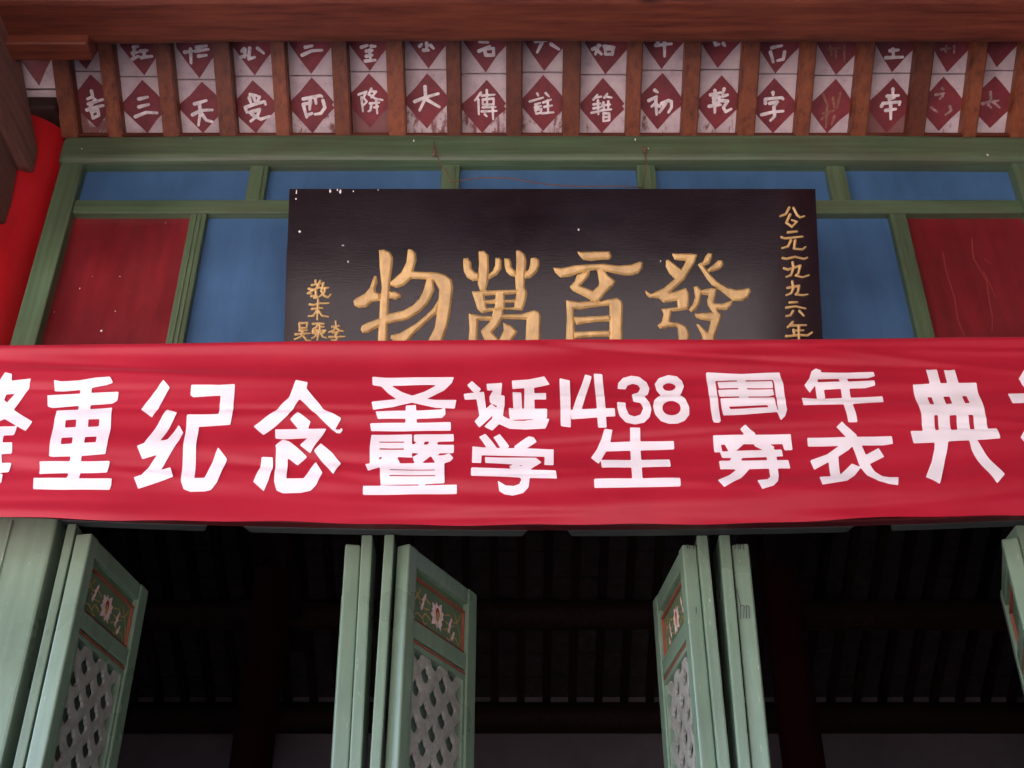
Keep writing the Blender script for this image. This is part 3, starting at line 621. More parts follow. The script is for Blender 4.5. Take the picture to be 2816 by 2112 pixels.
SMALL = [
 (S2, [[(215,90),(175,165),(110,190)],[(265,95),(305,175),(340,205),(390,190)],[(225,170),(180,265),(245,315),(305,255),(245,235)]]),
 (S2, [[(200,380),(305,368)],[(125,435),(160,450),(370,430)],[(235,475),(200,545),(130,565)],[(285,475),(270,570),(370,580),(405,550)]]),
 (S2, [[(140,680),(180,690),(280,665),(390,690),(425,675)]]),
 (S2, [[(255,730),(265,800),(235,880),(180,900)],[(155,800),(200,815),(345,770),(320,860),(290,885),(370,905),(445,880)]]),
 (S2, [[(250,955),(265,1030),(240,1090),(180,1115)],[(195,1030),(330,1005),(315,1080),(290,1105),(380,1115),(430,1105)]]),
 (S2, [[(220,1200),(310,1195)],[(180,1260),(290,1245),(405,1270)],[(260,1300),(230,1350),(180,1360)],[(335,1300),(385,1355)]]),
 (S2, [[(255,1430),(195,1490)],[(220,1470),(410,1465)],[(270,1530),(380,1525)],[(265,1520),(275,1590)],[(180,1595),(330,1580),(430,1585),(480,1550)],[(325,1470),(330,1700)]]),
 (S1, [[(515,240),(515,320)],[(440,335),(620,300)],[(375,410),(470,430),(600,380)],[(610,250),(540,400),(350,505),(430,510)],[(430,560),(540,550),(560,600),(480,600)],[(520,460),(530,590)],[(680,290),(640,420)],[(640,400),(780,385)],[(720,400),(690,500),(590,580)],[(630,450),(690,550),(770,590),(825,530)]]),
 (S1, [[(570,640),(550,1050)],[(395,735),(470,745),(600,715),(790,710)],[(440,830),(560,810),(670,810)],[(530,880),(470,970),(370,980)],[(590,880),(650,970),(780,990)]]),
 (S1, [[(180,1130),(190,1240)],[(180,1130),(345,1115),(330,1220)],[(190,1220),(330,1220)],[(180,1275),(340,1270)],[(100,1355),(240,1340),(410,1335)],[(250,1290),(220,1400),(80,1460)],[(265,1390),(320,1470),(405,1490)]]),
 (S1, [[(460,1140),(560,1130),(690,1135)],[(560,1140),(540,1210),(470,1240),(450,1290)],[(470,1290),(560,1270),(520,1390),(440,1440)],[(600,1150),(600,1290)],[(610,1200),(690,1200)],[(560,1290),(720,1270)],[(590,1310),(550,1470)],[(610,1310),(660,1400),(740,1430)],[(720,1280),(650,1350)],[(460,1330),(530,1340)]]),
 (S1, [[(935,1090),(950,1240)],[(860,1200),(1010,1180)],[(940,1220),(870,1290),(790,1310)],[(960,1240),(1020,1280),(1090,1290)],[(880,1320),(980,1310),(930,1380)],[(930,1370),(960,1440),(930,1490),(850,1470)],[(800,1410),(960,1410),(1120,1400)]]),
 (S1, [[(240,1520),(320,1590)]]), (S1, [[(90,1560),(200,1550)]]), (S1, [[(560,1540),(570,1620)]]), (S1, [[(960,1560),(1020,1550)]]),
]
for T, strokes in SMALL:
    relief('character', [], [], [to_b(T(q)) for q in strokes], 0.0040 if T is S2 else 0.0038, 0.0016, place_b(0.004), 'gold', plaq, edge=0.0035, depth=0.001, smooth=True)

# ---------------------------------------------------------------- banner
BY = -0.25
def lag(x, P):
    r = 0
    for i, (xi, zi) in enumerate(P):
        t = zi
        for j, (xj, _) in enumerate(P):
            if i != j: t = t * (x - xj) / (xi - xj)
        r = r + t
    return r
TOPL = [(p[0], p[2]) for p in wallpt([(0, 958), (1400, 939), (2816, 928)], BY)]
BOTL = [(p[0], p[2]) for p in wallpt([(0, 1429), (900, 1440), (2816, 1411)], BY)]
creases = []
for k in range(46):
    creases.append((rng.uniform(-2.4, 2.6), rng.uniform(0.0, 1.0), rng.uniform(0.18, 0.75), rng.uniform(0.006, 0.022), rng.uniform(-0.14, 0.05), rng.uniform(0.0022, 0.0058) * rng.choice([-1, 1]), rng.uniform(0, 6)))
def fold(x, z):
    x = np.asarray(x, float); z = np.asarray(z, float)
    zt = lag(x, TOPL); zb = lag(x, BOTL); v = (z - zb) / (zt - zb)
    f = 0.0040 * np.sin(2 * np.pi * (2.6 * v + 0.30 * np.sin(1.1 * x + 0.6) + 0.08 * x)) + 0.0026 * np.sin(2 * np.pi * (5.3 * v + 0.5 * np.sin(0.9 * x + 2.0) - 0.22 * x))
    for xc, vc, lx, w, sl_, a, ph in creases:
        zc = zb + vc * (zt - zb) + sl_ * (x - xc) + 0.012 * np.sin(3.1 * (x - xc) + ph)
        f = f + a * np.exp(-((x - xc) / lx) ** 2) * np.exp(-((z - zc) / w) ** 2)
    f = f - 0.010 * np.exp(-((v - 0.985) / 0.030) ** 2) - 0.005 * np.exp(-((v - 0.10) / 0.05) ** 2)
    return 1.35 * f + 0.010 * np.sin(0.9 * x + 0.4) - 0.03 * v * (1 - v)
banE = empty('banner', (0.05, BY, 3.12)); tag(banE, 'long red cloth banner with white cut paper characters across the doorway', 'banner')
NXB, NZB = 420, 90
xs_ = np.linspace(-2.45, 2.42, NXB); vv = np.linspace(0, 1, NZB)
GX, GV = np.meshgrid(xs_, vv); zt = lag(GX, TOPL); zb = lag(GX, BOTL); GZ = zb + GV * (zt - zb) + (1 - GV) ** 6 * (0.0022 * np.sin(7.3 * GX) + 0.0016 * np.sin(19 * GX + 1)); GY = BY + fold(GX, GZ)
verts = np.stack([GX.ravel(), GY.ravel(), GZ.ravel()], 1).tolist()
faces = [(r * NXB + c, r * NXB + c + 1, (r + 1) * NXB + c + 1, (r + 1) * NXB + c) for r in range(NZB - 1) for c in range(NXB - 1)]
me = bpy.data.meshes.new('cloth'); me.from_pydata(verts, [], faces)
for p in me.polygons: p.use_smooth = True
child(link('cloth', me, 'cloth'), banE)
tube('top_cord', [(x, float(BY + fold(x, lag(x, TOPL)) + 0.006), float(lag(x, TOPL)) - 0.008) for x in np.linspace(-2.6, 2.49, 60)], 0.005, 'thread', banE)
def place_paper(V, H):
    # paper bridges the finest creases of the cloth
    y = BY + fold(V[:, 0], V[:, 1]) - 0.0022 - np.where(H < 0, -0.0012, 0) - 0.0012 * np.sin(40 * V[:, 0] + 3) * np.sin(33 * V[:, 1])
    return np.stack([V[:, 0], y, V[:, 1]], 1)
def to_ban(pts): q = wallpt(pts, BY); return q[:, [0, 2]]
ZA = zoomed(0, 980, 3.95); ZB = zoomed(480, 980, 3.95); ZC = zoomed(960, 980, 3.95); ZD = zoomed(1480, 980, 3.95); ZE = zoomed(1900, 980, 3.95); ZF = zoomed(2380, 980, 3.95)
def ell(cx, cy, rx, ry, n=20): return [(cx + rx * math.cos(2 * math.pi * k / n), cy + ry * math.sin(2 * math.pi * k / n)) for k in range(n)]
toA = lambda p: [(x + 1896, y) for x, y in p]
PAPER = [
 (ZA, [[(85,220),(160,240),(158,312),(365,285),(335,365),(165,605),(370,738),(300,845),(65,705),(-80,790),(-150,720),(0,605),(0,590),(-60,500),(-10,380)],
   [(-100,800),(0,795),(205,790),(180,895),(-100,910)],[(-55,905),(70,905),(20,1290),(-60,1290)],[(-90,985),(165,980),(155,1095),(-90,1105)],[(-100,1180),(140,1180),(105,1275),(-100,1285)],[(-160,1300),(45,1295),(35,1390),(0,1418),(-160,1420)],
   [(-470,330),(-370,330),(-370,1460),(-470,1460)],[(-370,330),(-210,330),(-200,420),(-270,560),(-200,700),(-260,830),(-340,830),(-340,740),(-300,700),(-350,560),(-300,420),(-370,420)]],
   [[(85,440),(180,430),(90,525),(60,495)]]),
 (ZA, [[(615,305),(690,318),(880,305),(1060,278),(1220,268),(1250,330),(1180,352),(880,388),(700,408),(610,405)],[(530,450),(870,430),(1240,415),(1305,410),(1285,500),(1230,530),(860,555),(580,575),(528,560)],
   [(890,370),(1015,350),(985,600),(905,1120),(880,1290),(870,1350),(740,1350),(780,1170),(860,600)],
   [(625,605),(860,598),(1225,572),(1215,800),(1190,1000),(1165,1095),(915,1115),(600,1128),(555,1120),(590,850)],
   [(450,1170),(785,1172),(1210,1165),(1195,1230),(1175,1283),(870,1283),(435,1290)],[(380,1340),(740,1342),(1225,1348),(1220,1410),(1200,1465),(700,1468),(375,1465)]],
   [[(730,722),(845,712),(838,795),(722,802)],[(975,710),(1093,703),(1088,785),(970,792)],[(695,925),(815,916),(810,993),(688,1000)],[(948,916),(1073,910),(1068,980),(942,987)]]),
 (ZA, [[(1795,300),(1858,370),(1660,685),(1540,592),(1600,520)],
   [(1820,592),(1935,635),(1760,955),(1835,938),(1950,760),(1998,845),(1960,950),(1880,1070),(1755,1255),(1860,1225),(1895,1335),(1510,1455),(1465,1335),(1555,1310),(1725,1100),(1560,1145),(1510,1015),(1590,985)],
   toA([(195,345),(500,348),(668,335),(635,660),(610,755),(270,778),(225,1345),(335,1342),(488,1025),(578,1135),(470,1390),(400,1465),(330,1480),(180,1485),(105,1455),(80,1380),(145,655),(487,648),(510,450),(215,465),(183,445)])], []),
 (ZB, [[(1325,290),(1455,315),(1440,375),(1620,590),(1815,690),(1740,800),(1720,805),(1365,485),(1240,660),(1180,705),(970,868),(862,768),(1100,610),(1250,470)],[(1720,800),(1760,835),(1800,838),(1828,800),(1815,780),(1790,800),(1740,795)],
   [(1345,625),(1480,718),(1445,800),(1350,800),(1260,700)],[(1095,800),(1650,788),(1610,870),(1480,1075),(1370,995),(1450,908),(1190,920),(1100,910)],
   [(955,1115),(1075,1118),(1070,1230),(1030,1360),(972,1475),(862,1380),(930,1230)],
   [(1105,995),(1180,925),(1250,945),(1445,1105),(1340,1195),(1235,1120),(1222,1350),(1410,1345),(1535,1150),(1610,1280),(1545,1410),(1480,1470),(1370,1492),(1180,1495),(1110,1465),(1088,1380),(1112,1030)],
   [(1595,970),(1720,1070),(1810,1170),(1728,1298),(1520,1050)]], []),
 (ZC, [[(255,240),(400,250),(1140,232),(1120,290),(1030,380),(845,490),(950,500),(1168,500),(1150,600),(950,590),(690,530),(480,580),(265,598),(248,520),(520,490),(430,420),(355,345),(260,335)],
   [(290,618),(620,615),(1000,610),(1045,590),(1050,650),(1010,682),(730,690),(315,692)],[(620,565),(730,558),(735,740),(612,740)],[(228,732),(700,728),(1105,722),(1105,808),(850,810),(600,815),(240,812)]],
   [[(460,335),(955,320),(820,400),(690,448),(590,410)]]),
 (ZC, [[(1335,275),(1435,360),(1410,400),(1350,400),(1283,318)],[(1245,425),(1465,395),(1490,600),(1545,545),(1600,590),(1590,630),(1415,775),(1362,710),(1415,660),(1385,490),(1258,498)],
   [(1493,300),(1663,285),(1650,440),(1690,445),(1690,560),(1672,665),(1785,705),(1900,705),(2115,680),(2175,690),(2135,790),(1920,800),(1745,790),(1630,740),(1555,810),(1468,765),(1550,690),(1610,570),(1530,530),(1525,465),(1565,370),(1500,375)],
   [(1768,262),(1950,250),(2120,215),(2180,295),(2030,335),(1775,355)],[(1905,335),(2010,330),(2015,610),(1900,610)],[(2005,415),(2140,405),(2140,490),(2005,490)],[(1775,398),(1870,405),(1880,610),(1785,610)],[(1735,592),(1790,600),(2150,600),(2150,680),(1960,688),(1750,695),(1738,650)]], []),
 (ZD, [[(232,232),(345,255),(355,780),(245,765)]], []),
 (ZD, [[(510,192),(583,212),(470,600),(385,612),(375,590)],[(605,185),(698,190),(745,785),(650,785)],[(350,605),(470,598),(828,585),(838,660),(360,690)]], []),
 (ZD, [[(862,352),(870,280),(920,225),(1010,202),(1100,212),(1180,270),(1208,350),(1190,420),(1150,455),(1205,510),(1228,590),(1210,670),(1150,730),(1050,750),(950,725),(880,650),(855,570),(855,512),(948,520),(950,580),(985,640),(1045,660),(1110,640),(1138,580),(1110,520),(1030,505),(1015,425),(1085,400),(1108,350),(1085,305),(1030,288),(970,310),(950,362)]], []),
 (ZD, [[(1415,192),(1510,205),(1565,255),(1582,330),(1555,405),(1538,430),(1600,480),(1640,560),(1640,640),(1590,710),(1510,745),(1420,748),(1330,715),(1270,640),(1245,560),(1258,490),(1332,430),(1285,370),(1268,290),(1310,225)]], [ell(1423, 330, 70, 48), ell(1447, 572, 100, 78)]),
 (ZE, [[(165,165),(560,178),(968,160),(1000,300),(1045,580),(1020,660),(970,712),(935,610),(950,580),(895,245),(265,255),(320,720),(300,738),(245,735),(230,700)],
   [(290,275),(880,265),(892,345),(305,348)],[(295,365),(890,358),(905,415),(850,430),(310,445)],[(505,245),(590,240),(625,480),(530,480)],[(318,468),(905,445),(945,610),(870,620),(350,652)]], [[(415,545),(835,525),(845,553),(425,575)]]),
 (ZE, [[(1360,122),(1420,140),(1385,230),(1370,290),(1295,388),(1232,320),(1290,230),(1315,150)],[(1390,160),(1720,165),(1990,158),(2002,205),(1930,232),(1700,240),(1375,242)],[(1350,285),(1700,280),(1990,262),(2003,315),(1900,340),(1440,360),(1350,320)],
   [(1350,320),(1445,355),(1465,445),(1375,455)],[(1205,445),(1400,455),(2088,420),(2098,490),(1760,515),(1225,525)],[(1605,230),(1695,230),(1805,722),(1705,725)]], []),
 (ZC, [[(245,860),(685,852),(685,1110),(520,1105),(560,1175),(330,1215),(210,1262),(175,1170),(225,1165),(230,1000)],
   [(705,855),(1135,848),(1140,930),(965,938),(955,970),(1140,968),(1138,1055),(975,1062),(970,1085),(1030,1080),(1090,1060),(1135,1110),(1100,1150),(1030,1175),(940,1170),(890,1090),(780,1175),(720,1190),(690,1105),(765,1065),(680,1062),(680,970),(715,970),(735,940),(705,940)],
   [(335,1180),(560,1170),(1035,1165),(1040,1395),(345,1408)],[(755,1390),(820,1390),(825,1420),(760,1420)],[(155,1420),(1172,1408),(1170,1495),(150,1512)]],
   [[(330,939),(600,937),(600,951),(330,953)],[(330,1015),(600,1013),(600,1029),(330,1031)],[(325,1110),(385,1100),(330,1135)],[(820,940),(870,935),(860,970),(812,975)],[(440,1244),(940,1244),(940,1258),(440,1258)],[(435,1314),(940,1314),(940,1328),(435,1328)]]),
 (ZC, [[(1480,845),(1600,985),(1590,1000),(1500,1000),(1412,885)],[(1635,848),(1740,975),(1720,1000),(1650,1000),(1568,885)],[(1795,975),(1950,878),(2005,888),(2038,930),(1920,1005),(1800,1005)],
   [(1340,985),(1450,992),(2222,1005),(2222,1195),(2120,1190),(2125,1085),(1440,1075),(1435,1165),(1335,1162)],
   [(1475,1095),(1600,1100),(2030,1098),(2092,1155),(1960,1250),(1960,1350),(1950,1430),(1890,1490),(1780,1515),(1690,1500),(1630,1465),(1615,1370),(1700,1415),(1790,1420),(1850,1400),(1870,1360),(1850,1300),(1860,1250),(1770,1245),(1735,1210),(1790,1185),(1480,1165)],
   [(1325,1218),(1600,1235),(2245,1258),(2258,1345),(1960,1338),(1325,1315)]], [[(1835,1188),(1895,1192),(1865,1205)]]),
 (ZD, [[(720,798),(805,810),(785,920),(740,1020),(655,1172),(575,1095),(640,1000),(690,890)],[(735,930),(1000,925),(1475,915),(1482,995),(1110,1010),(735,1020)],[(678,1122),(1000,1125),(1430,1118),(1440,1205),(690,1222)],[(995,785),(1105,788),(1130,1350),(1018,1350)],[(605,1345),(1000,1342),(1538,1335),(1548,1422),(610,1435)]], []),
 (ZE, [[(585,755),(700,840),(690,880),(600,880),(535,795)],[(240,858),(700,852),(1085,845),(1108,1010),(1020,1012),(1000,940),(330,945),(345,1025),(260,1030)],[(370,940),(580,940),(500,1010),(420,1030)],[(690,940),(850,935),(912,970),(890,1020),(800,1010),(695,960)],
   [(320,1022),(990,1002),(1002,1080),(560,1100),(340,1098)],[(305,1135),(1060,1122),(1085,1208),(320,1228)],[(460,1060),(570,1070),(540,1140),(420,1140)],
   [(820,1000),(920,1000),(945,1200),(955,1290),(940,1370),(890,1425),(768,1462),(715,1360),(830,1345),(862,1310),(850,1200),(825,1100)],[(510,1215),(640,1215),(540,1330),(358,1435),(288,1362),(420,1290)]], []),
 (ZE, [[(1635,718),(1805,850),(1790,890),(1700,880),(1580,770)],[(1268,878),(1700,870),(2185,862),(2197,945),(2100,960),(1850,962),(1275,970)],[(1620,960),(1790,930),(1720,1010),(1600,1085),(1345,1222),(1298,1125),(1480,1060)],
   [(1500,1130),(1605,1080),(1625,1280),(1755,1150),(1855,1190),(1780,1290),(1690,1365),(1420,1415),(1395,1310),(1520,1305)],[(1745,950),(1850,950),(1930,1120),(2000,1240),(2080,1310),(2150,1322),(2250,1322),(2240,1415),(2150,1405),(2030,1370),(1920,1290),(1840,1170)],[(1885,1075),(2040,990),(2105,1080),(1950,1155)]], []),
 (ZF, [[(662,130),(690,138),(780,128),(815,300),(700,300)],[(858,138),(915,145),(972,135),(1015,300),(890,300)],[(518,305),(700,295),(1210,278),(1330,790),(625,810),(600,650)],[(492,808),(640,806),(1428,782),(1468,890),(1100,912),(525,942)],
   [(755,920),(900,930),(890,1030),(860,1180),(798,1400),(720,1355),(652,1320),(730,1130),(755,1000)],[(1128,910),(1215,905),(1330,1060),(1508,1290),(1465,1340),(1425,1390),(1300,1220),(1160,1000)]],
   [[(680,430),(728,428),(745,530),(700,530)],[(852,425),(920,422),(942,520),(872,525)],[(1055,418),(1108,415),(1130,515),(1078,518)],[(738,655),(778,652),(802,798),(760,800)],[(905,655),(982,648),(1003,795),(930,798)],[(1108,648),(1160,645),(1188,788),(1140,790)]]),
 (ZF, [[(1720,150),(1800,260),(1760,330),(1722,300),(1672,235)],[(1555,395),(1950,385),(1960,420),(1850,720),(1740,930),(1685,880),(1780,700),(1840,515),(1590,520)],[(1830,700),(1930,700),(1930,1400),(1830,1400)],[(2060,160),(2170,160),(2170,1230),(2380,1230),(2400,1050),(2480,1050),(2480,1340),(2100,1340),(2060,1290)]], []),
]
for T, polys, holes in PAPER:
    relief('character', [to_ban(T(p)) for p in polys], [to_ban(T(p)) for p in holes], [], 0, 0.0034, place_paper, 'paper', banE, edge=0.001, depth=1.0, smooth=False)

# ---------------------------------------------------------------- open door leaves
def door_leaf(P, d, side, L, thick, ztop, strip, label, show_face, lean=0.0):
    """P: foot of the visible corner; d: direction the leaf runs into the hall; side: +1 painted face to the right, -1 to the left"""
    d = Vector((d[0], d[1], 0)).normalized(); nrm = Vector((d.y, -d.x, 0)) * side      # out of the painted face
    e = empty('door_leaf', (P[0], P[1], 0.02)); tag(e, label, 'door', 'open green door leaves'); 
    O = Vector((P[0], P[1], 0))
    def pt(u, h, z): return O + d * u + nrm * h + Vector((0, 0, z)) + Vector((lean * (z - ztop), 0, 0))
    def lb(name, u0, u1, h0, h1, z0, z1, m, bev=0.004, par=None):
        bm = bmesh.new(); v = [bm.verts.new(pt(u, h, z)) for z in (z0, z1) for u, h in ((u0, h0), (u1, h0), (u1, h1), (u0, h1))]
        for q in ((0, 1, 2, 3), (7, 6, 5, 4), (0, 1, 5, 4), (1, 2, 6, 5), (2, 3, 7, 6), (3, 0, 4, 7)): bm.faces.new([v[k] for k in q])
        if bev: bmesh.ops.bevel(bm, geom=bm.edges[:], offset=bev, segments=3, profile=0.6, affect='EDGES')
        o = link(name, bm_mesh(name, bm), m)
        if par is None: child(o, e)
        else: sub(o, par)
        return o
    t = -thick; zb = 0.02
    lb('stile', 0, 0.052, t, 0, zb, ztop, 'green_door', 0.007)
    lb('stile', L - 0.058, L, t, 0, zb, ztop, 'green_door', 0.006)
    a, b = 0.0525, L - 0.0585
    lb('rail', a, b, t + 0.003, -0.003, ztop - 0.056, ztop - 0.002, 'green_door')
    lb('rail', a, b, t + 0.003, -0.003, ztop - 0.275, ztop - 0.222, 'green_door')
    lb('rail', a, b, t + 0.003, -0.003, ztop - 1.62, ztop - 1.55, 'green_door')
    lb('rail', a, b, t + 0.003, -0.003, zb, 0.14, 'green_door')
    lb('lower_panel', a - 0.004, b + 0.004, t + 0.015, -0.012, 0.135, ztop - 1.60, 'green_panel', 0.002)
    fp = lb('flower_panel', a - 0.004, b + 0.004, t + 0.006, -0.020, ztop - 0.226, ztop - 0.052, 'green_panel', 0.001)
    # painted mouldings round the flower panel and the lattice
    for z0, z1, m in ((ztop - 0.086, ztop - 0.079, 'orange'), (ztop - 0.2215, ztop - 0.2125, 'maroon')):
        lb('moulding', a, b, -0.022, -0.010, z0, z1, m, 0.002)
    lb('moulding', b - 0.006, b, -0.0225, -0.0115, ztop - 0.2120, ztop - 0.0865, 'orange', 0.002)
    lb('moulding', a, b, -0.016, -0.004, ztop - 0.288, ztop - 0.281, 'orange', 0.002)
    lb('lattice_frame', a, b, t + 0.01, -0.005, ztop - 0.305, ztop - 0.2885, 'green_door', 0.003)
    lb('lattice_frame', a, a + 0.014, t + 0.01, -0.006, ztop - 1.55, ztop - 0.3055, 'green_door', 0.003)
    lb('lattice_frame', b - 0.014, b, t + 0.01, -0.006, ztop - 1.55, ztop - 0.3055, 'green_door', 0.003)
    # lattice: board pierced by rows of small ogee openings
    U0, U1, V0, V1 = a + 0.010, b - 0.010, ztop - 1.15, ztop - 0.300
    PU, PV = 0.102, 0.106
    HOLE = [(0, 0.031), (0.006, 0.022), (0.012, 0.018), (0.015, 0.011), (0.024, 0.006), (0.027, -0.002), (0.022, -0.010), (0.014, -0.019), (0.0, -0.024), (-0.014, -0.019), (-0.022, -0.010), (-0.027, -0.002), (-0.024, 0.006), (-0.015, 0.011), (-0.012, 0.018), (-0.006, 0.022)]
    HOLE = [(1.02 * x, 1.02 * y) for x, y in HOLE]
    def pierced(P):
        d_ = poly_sdf(P, [(U0, V0), (U1, V0), (U1, V1), (U0, V1)])
        for o_ in (0, 0.5):
            q = np.stack([(P[:, 0] - U0 - 0.035 + o_ * PU + PU / 2) % PU - PU / 2, (P[:, 1] - V1 + 0.005 + o_ * PV + PV / 2) % PV - PV / 2], 1)
            d_ = np.maximum(d_, -poly_sdf(q, HOLE))
        return d_
    def lat(V, H): return np.array([pt(v[0], -0.0135 - (0.0012 * (1 - h) if h >= 0 else 0.009), v[1]) for v, h in zip(V, H)])
    relief('lattice', [[(U0, V0), (U1, V0), (U1, V1), (U0, V1)]], [], [], 0, 0.0026, lat, 'lattice', e, edge=0.003, depth=1.0, sdf=pierced)
    lb('lattice_backing', U0 - 0.008, U1 + 0.008, t + 0.004, t + 0.010, V0 - 0.4, V1 + 0.004, 'backing', 0)
    lb('lattice', U0, U1, t + 0.0115, -0.0135, ztop - 1.55, V0 - 0.0005, 'lattice', 0.001)
    # painted flower
    if show_face:
        pw = b - a; cu = a + pw * 0.50; cz = ztop - 0.150
        def pl(off): return lambda V, H: np.array([pt(v[0], -0.020 + off, v[1]) for v in V])
        pet = []
        for k in range(11):
            an = 2 * math.pi * k / 11 + 0.15 * math.sin(k * 5); ln = 0.048 * (0.85 + 0.25 * ((k * 7) % 5) / 4)
            c_, s_ = math.cos(an), math.sin(an); q = lambda x, y: (cu + (x * c_ - y * s_) * 0.92, cz + (x * s_ + y * c_) * 1.0)
            pet.append([q(0.004, -0.007), q(ln * 0.6, -0.0115), q(ln, 0.0), q(ln * 0.6, 0.0115), q(0.004, 0.007)])
        sub(relief('flower_petals', pet, [], [], 0, 0.0022, pl(0.0008), 'pink', None), fp)
        sub(relief('flower_throat', [ell(cu, cz + 0.006, 0.012, 0.020)], [], [], 0, 0.002, pl(0.0014), 'deepred', None), fp)
        sub(relief('flower_heart', [ell(cu, cz - 0.004, 0.0095, 0.016)], [], [], 0, 0.002, pl(0.0020), 'yellow', None), fp)
        sc_ = []
        for s_ in (-1, 1):
            for pts in ([(0.045, 0.020), (0.075, 0.030), (0.10, 0.015), (0.125, 0.030), (0.140, 0.055)], [(0.040, -0.030), (0.070, -0.020), (0.085, -0.040), (0.115, -0.035), (0.135, -0.055)], [(0.050, 0.0), (0.080, -0.005), (0.105, 0.005)], [(0.100, 0.052), (0.120, 0.020), (0.138, -0.010), (0.142, -0.045)], [(0.085, -0.040), (0.075, -0.055), (0.060, -0.050)]):
                pts = [tuple(0.5 * ((2 * p1[k]) + (p2[k] - p0[k]) * t_ + (2 * p0[k] - 5 * p1[k] + 4 * p2[k] - p3[k]) * t_ ** 2 + (3 * p1[k] - p0[k] - 3 * p2[k] + p3[k]) * t_ ** 3) for k in (0, 1))
                       for p0, p1, p2, p3 in zip(pts[:1] + pts, pts, pts[1:], pts[2:] + pts[-1:]) for t_ in (0, 0.2, 0.4, 0.6, 0.8)] + [pts[-1]]
                sc_.append([(cu + s_ * u * pw / 0.31, cz + v * 0.95) for u, v in pts])
        for k, q_ in enumerate(sc_): sub(relief('painted_scroll', [], [], [q_], 0.0022, 0.0018, pl(0.0003 + 0.00004 * k), 'yellow', None), fp)
        buds = []
        for s_, u, v in ((-1, 0.082, 0.026), (-1, 0.092, -0.002), (1, 0.078, 0.005), (1, 0.095, -0.033), (1, 0.072, -0.016)):
            buds.append([(cu + s_ * u - 0.006, cz + v - 0.010), (cu + s_ * u + 0.005, cz + v + 0.012)])
        for k, q_ in enumerate(buds): sub(relief('painted_bud', [], [], [q_], 0.0055, 0.0018, pl(0.0024 + 0.0001 * k), 'pink', None), fp)
    # slim pivot stile that carries the leaf up to the lintel
    x0, x1, y0, zt_ = strip
    box('pivot_stile', (x0, y0, 0.02), (x1, y0 + 0.13, zt_), 'green_door', e, bev=0.005, warp=lambda c: (c.x + lean * (c.z - zt_), c.y, c.z))
    return e
def ln(P, Q): return (Q[0] - P[0], Q[1] - P[1])
zl = lambda x: 3.199 + 0.030 * ((x - 0.1) / 1.35) ** 2
D = [
 ((-1.249, -0.038), (-1.189, 0.37), 1, 0.43, 0.050, 3.196, (-1.331, -1.3035, -0.03), 'open door leaf with painted flower panel next to the wide green jamb', True, 0.0),
 ((-0.452, 0.0), (-0.512, 0.40), 1, 0.44, 0.046, 3.176, (-0.4505, -0.4175, -0.012), 'open door leaf seen edge on, back to back with the pink flower leaf', False, -0.020),
 ((-0.306, -0.006), (-0.113, 0.372), 1, 0.426, 0.044, 3.178, (-0.381, -0.3515, -0.018), 'open door leaf with bright pink flower panel and lattice below the gold characters', True, 0.0),
 ((0.508, 0.0), (0.462, 0.43), -1, 0.434, 0.044, 3.177, (0.5530, 0.5855, -0.012), 'open door leaf whose painted panel is seen at a steep slant', True, 0.0),
 ((0.656, 0.0), (0.745, 0.42), -1, 0.44, 0.050, 3.176, (0.6195, 0.6525, -0.012), 'open door leaf seen edge on with pencilled marks and a long crack', False, 0.018),
 ((1.459, -0.018), (1.603, 0.418), -1, 0.45, 0.047, 3.186, (1.512, 1.540, -0.02), 'open door leaf in deep shade beside the far jamb', False, 0.0),
]
leaves = []
for P, Q, side, L, th, zt_, st, lab, face, lean in D:
    leaves.append(door_leaf(P, ln(P, Q), side, L, th, zt_, (st[0], st[1], st[2], zl((st[0] + st[1]) / 2) - 0.001), lab, face, lean))
# pencilled marks on the leaf edges
W4 = zoomed(1740, 1420, 2.398)
def marks(leaf, strokes, y, r=0.0013):
    def pl(V, H): return np.stack([V[:, 0], np.full(len(V), y), V[:, 1]], 1)
    for s in strokes: child(relief('pencil_mark', [], [], [wallpt(W4(s), y)[:, [0, 2]]], r, 0.0008, pl, 'ink', None), leaf)
marks(leaves[4], [[(675,215),(675,188),(694,182),(698,215)],[(710,215),(710,186),(728,184),(732,218)],[(712,675),(712,586),(735,590),(732,670)],[(750,670),(748,590),(766,592),(771,672)],[(688,480),(712,590)]], -0.0115)
marks(leaves[3], [[(358,180),(362,212)],[(372,186),(376,212)],[(400,196),(402,214),(412,208)],[(418,600),(420,640)]], -0.009)

# ---------------------------------------------------------------- inside of the hall
hallE = empty('hall_roof', (0, 5.2, 4.9)); tag(hallE, 'dim roof inside the hall with dark rafters and pale brick strips', 'roof')
HS = R(30); HD = np.array([0, -math.cos(HS), math.sin(HS)]); HN = np.array([0, math.sin(HS), math.cos(HS)]); H0 = np.array([0, 7.0, 5.02])
def hp(x, s, h): v = H0 + HD * s + HN * h; return (x, v[1], v[2])
LH = 4.2
def hbox(name, x0, x1, s0, s1, h0, h1, m):
    bm = bmesh.new(); v = [bm.verts.new(hp(x, s, h)) for h in (h0, h1) for x, s in ((x0, s0), (x1, s0), (x1, s1), (x0, s1))]
    for q in ((0, 1, 2, 3), (7, 6, 5, 4), (0, 1, 5, 4), (1, 2, 6, 5), (2, 3, 7, 6), (3, 0, 4, 7)): bm.faces.new([v[k] for k in q])
    o = link(name, bm_mesh(name, bm), m); child(o, hallE); return o
x = -5.1
rf0 = None
while x < 5.1:
    if rf0 is None: rf0 = hbox('rafter', -0.035, 0.035, 0, LH, 0, 0.06, 'darkwood'); r = rf0
    else:
        r = rf0.copy(); COL.objects.link(r)
    r.location.x = x
    x += 0.225
bm = bmesh.new()
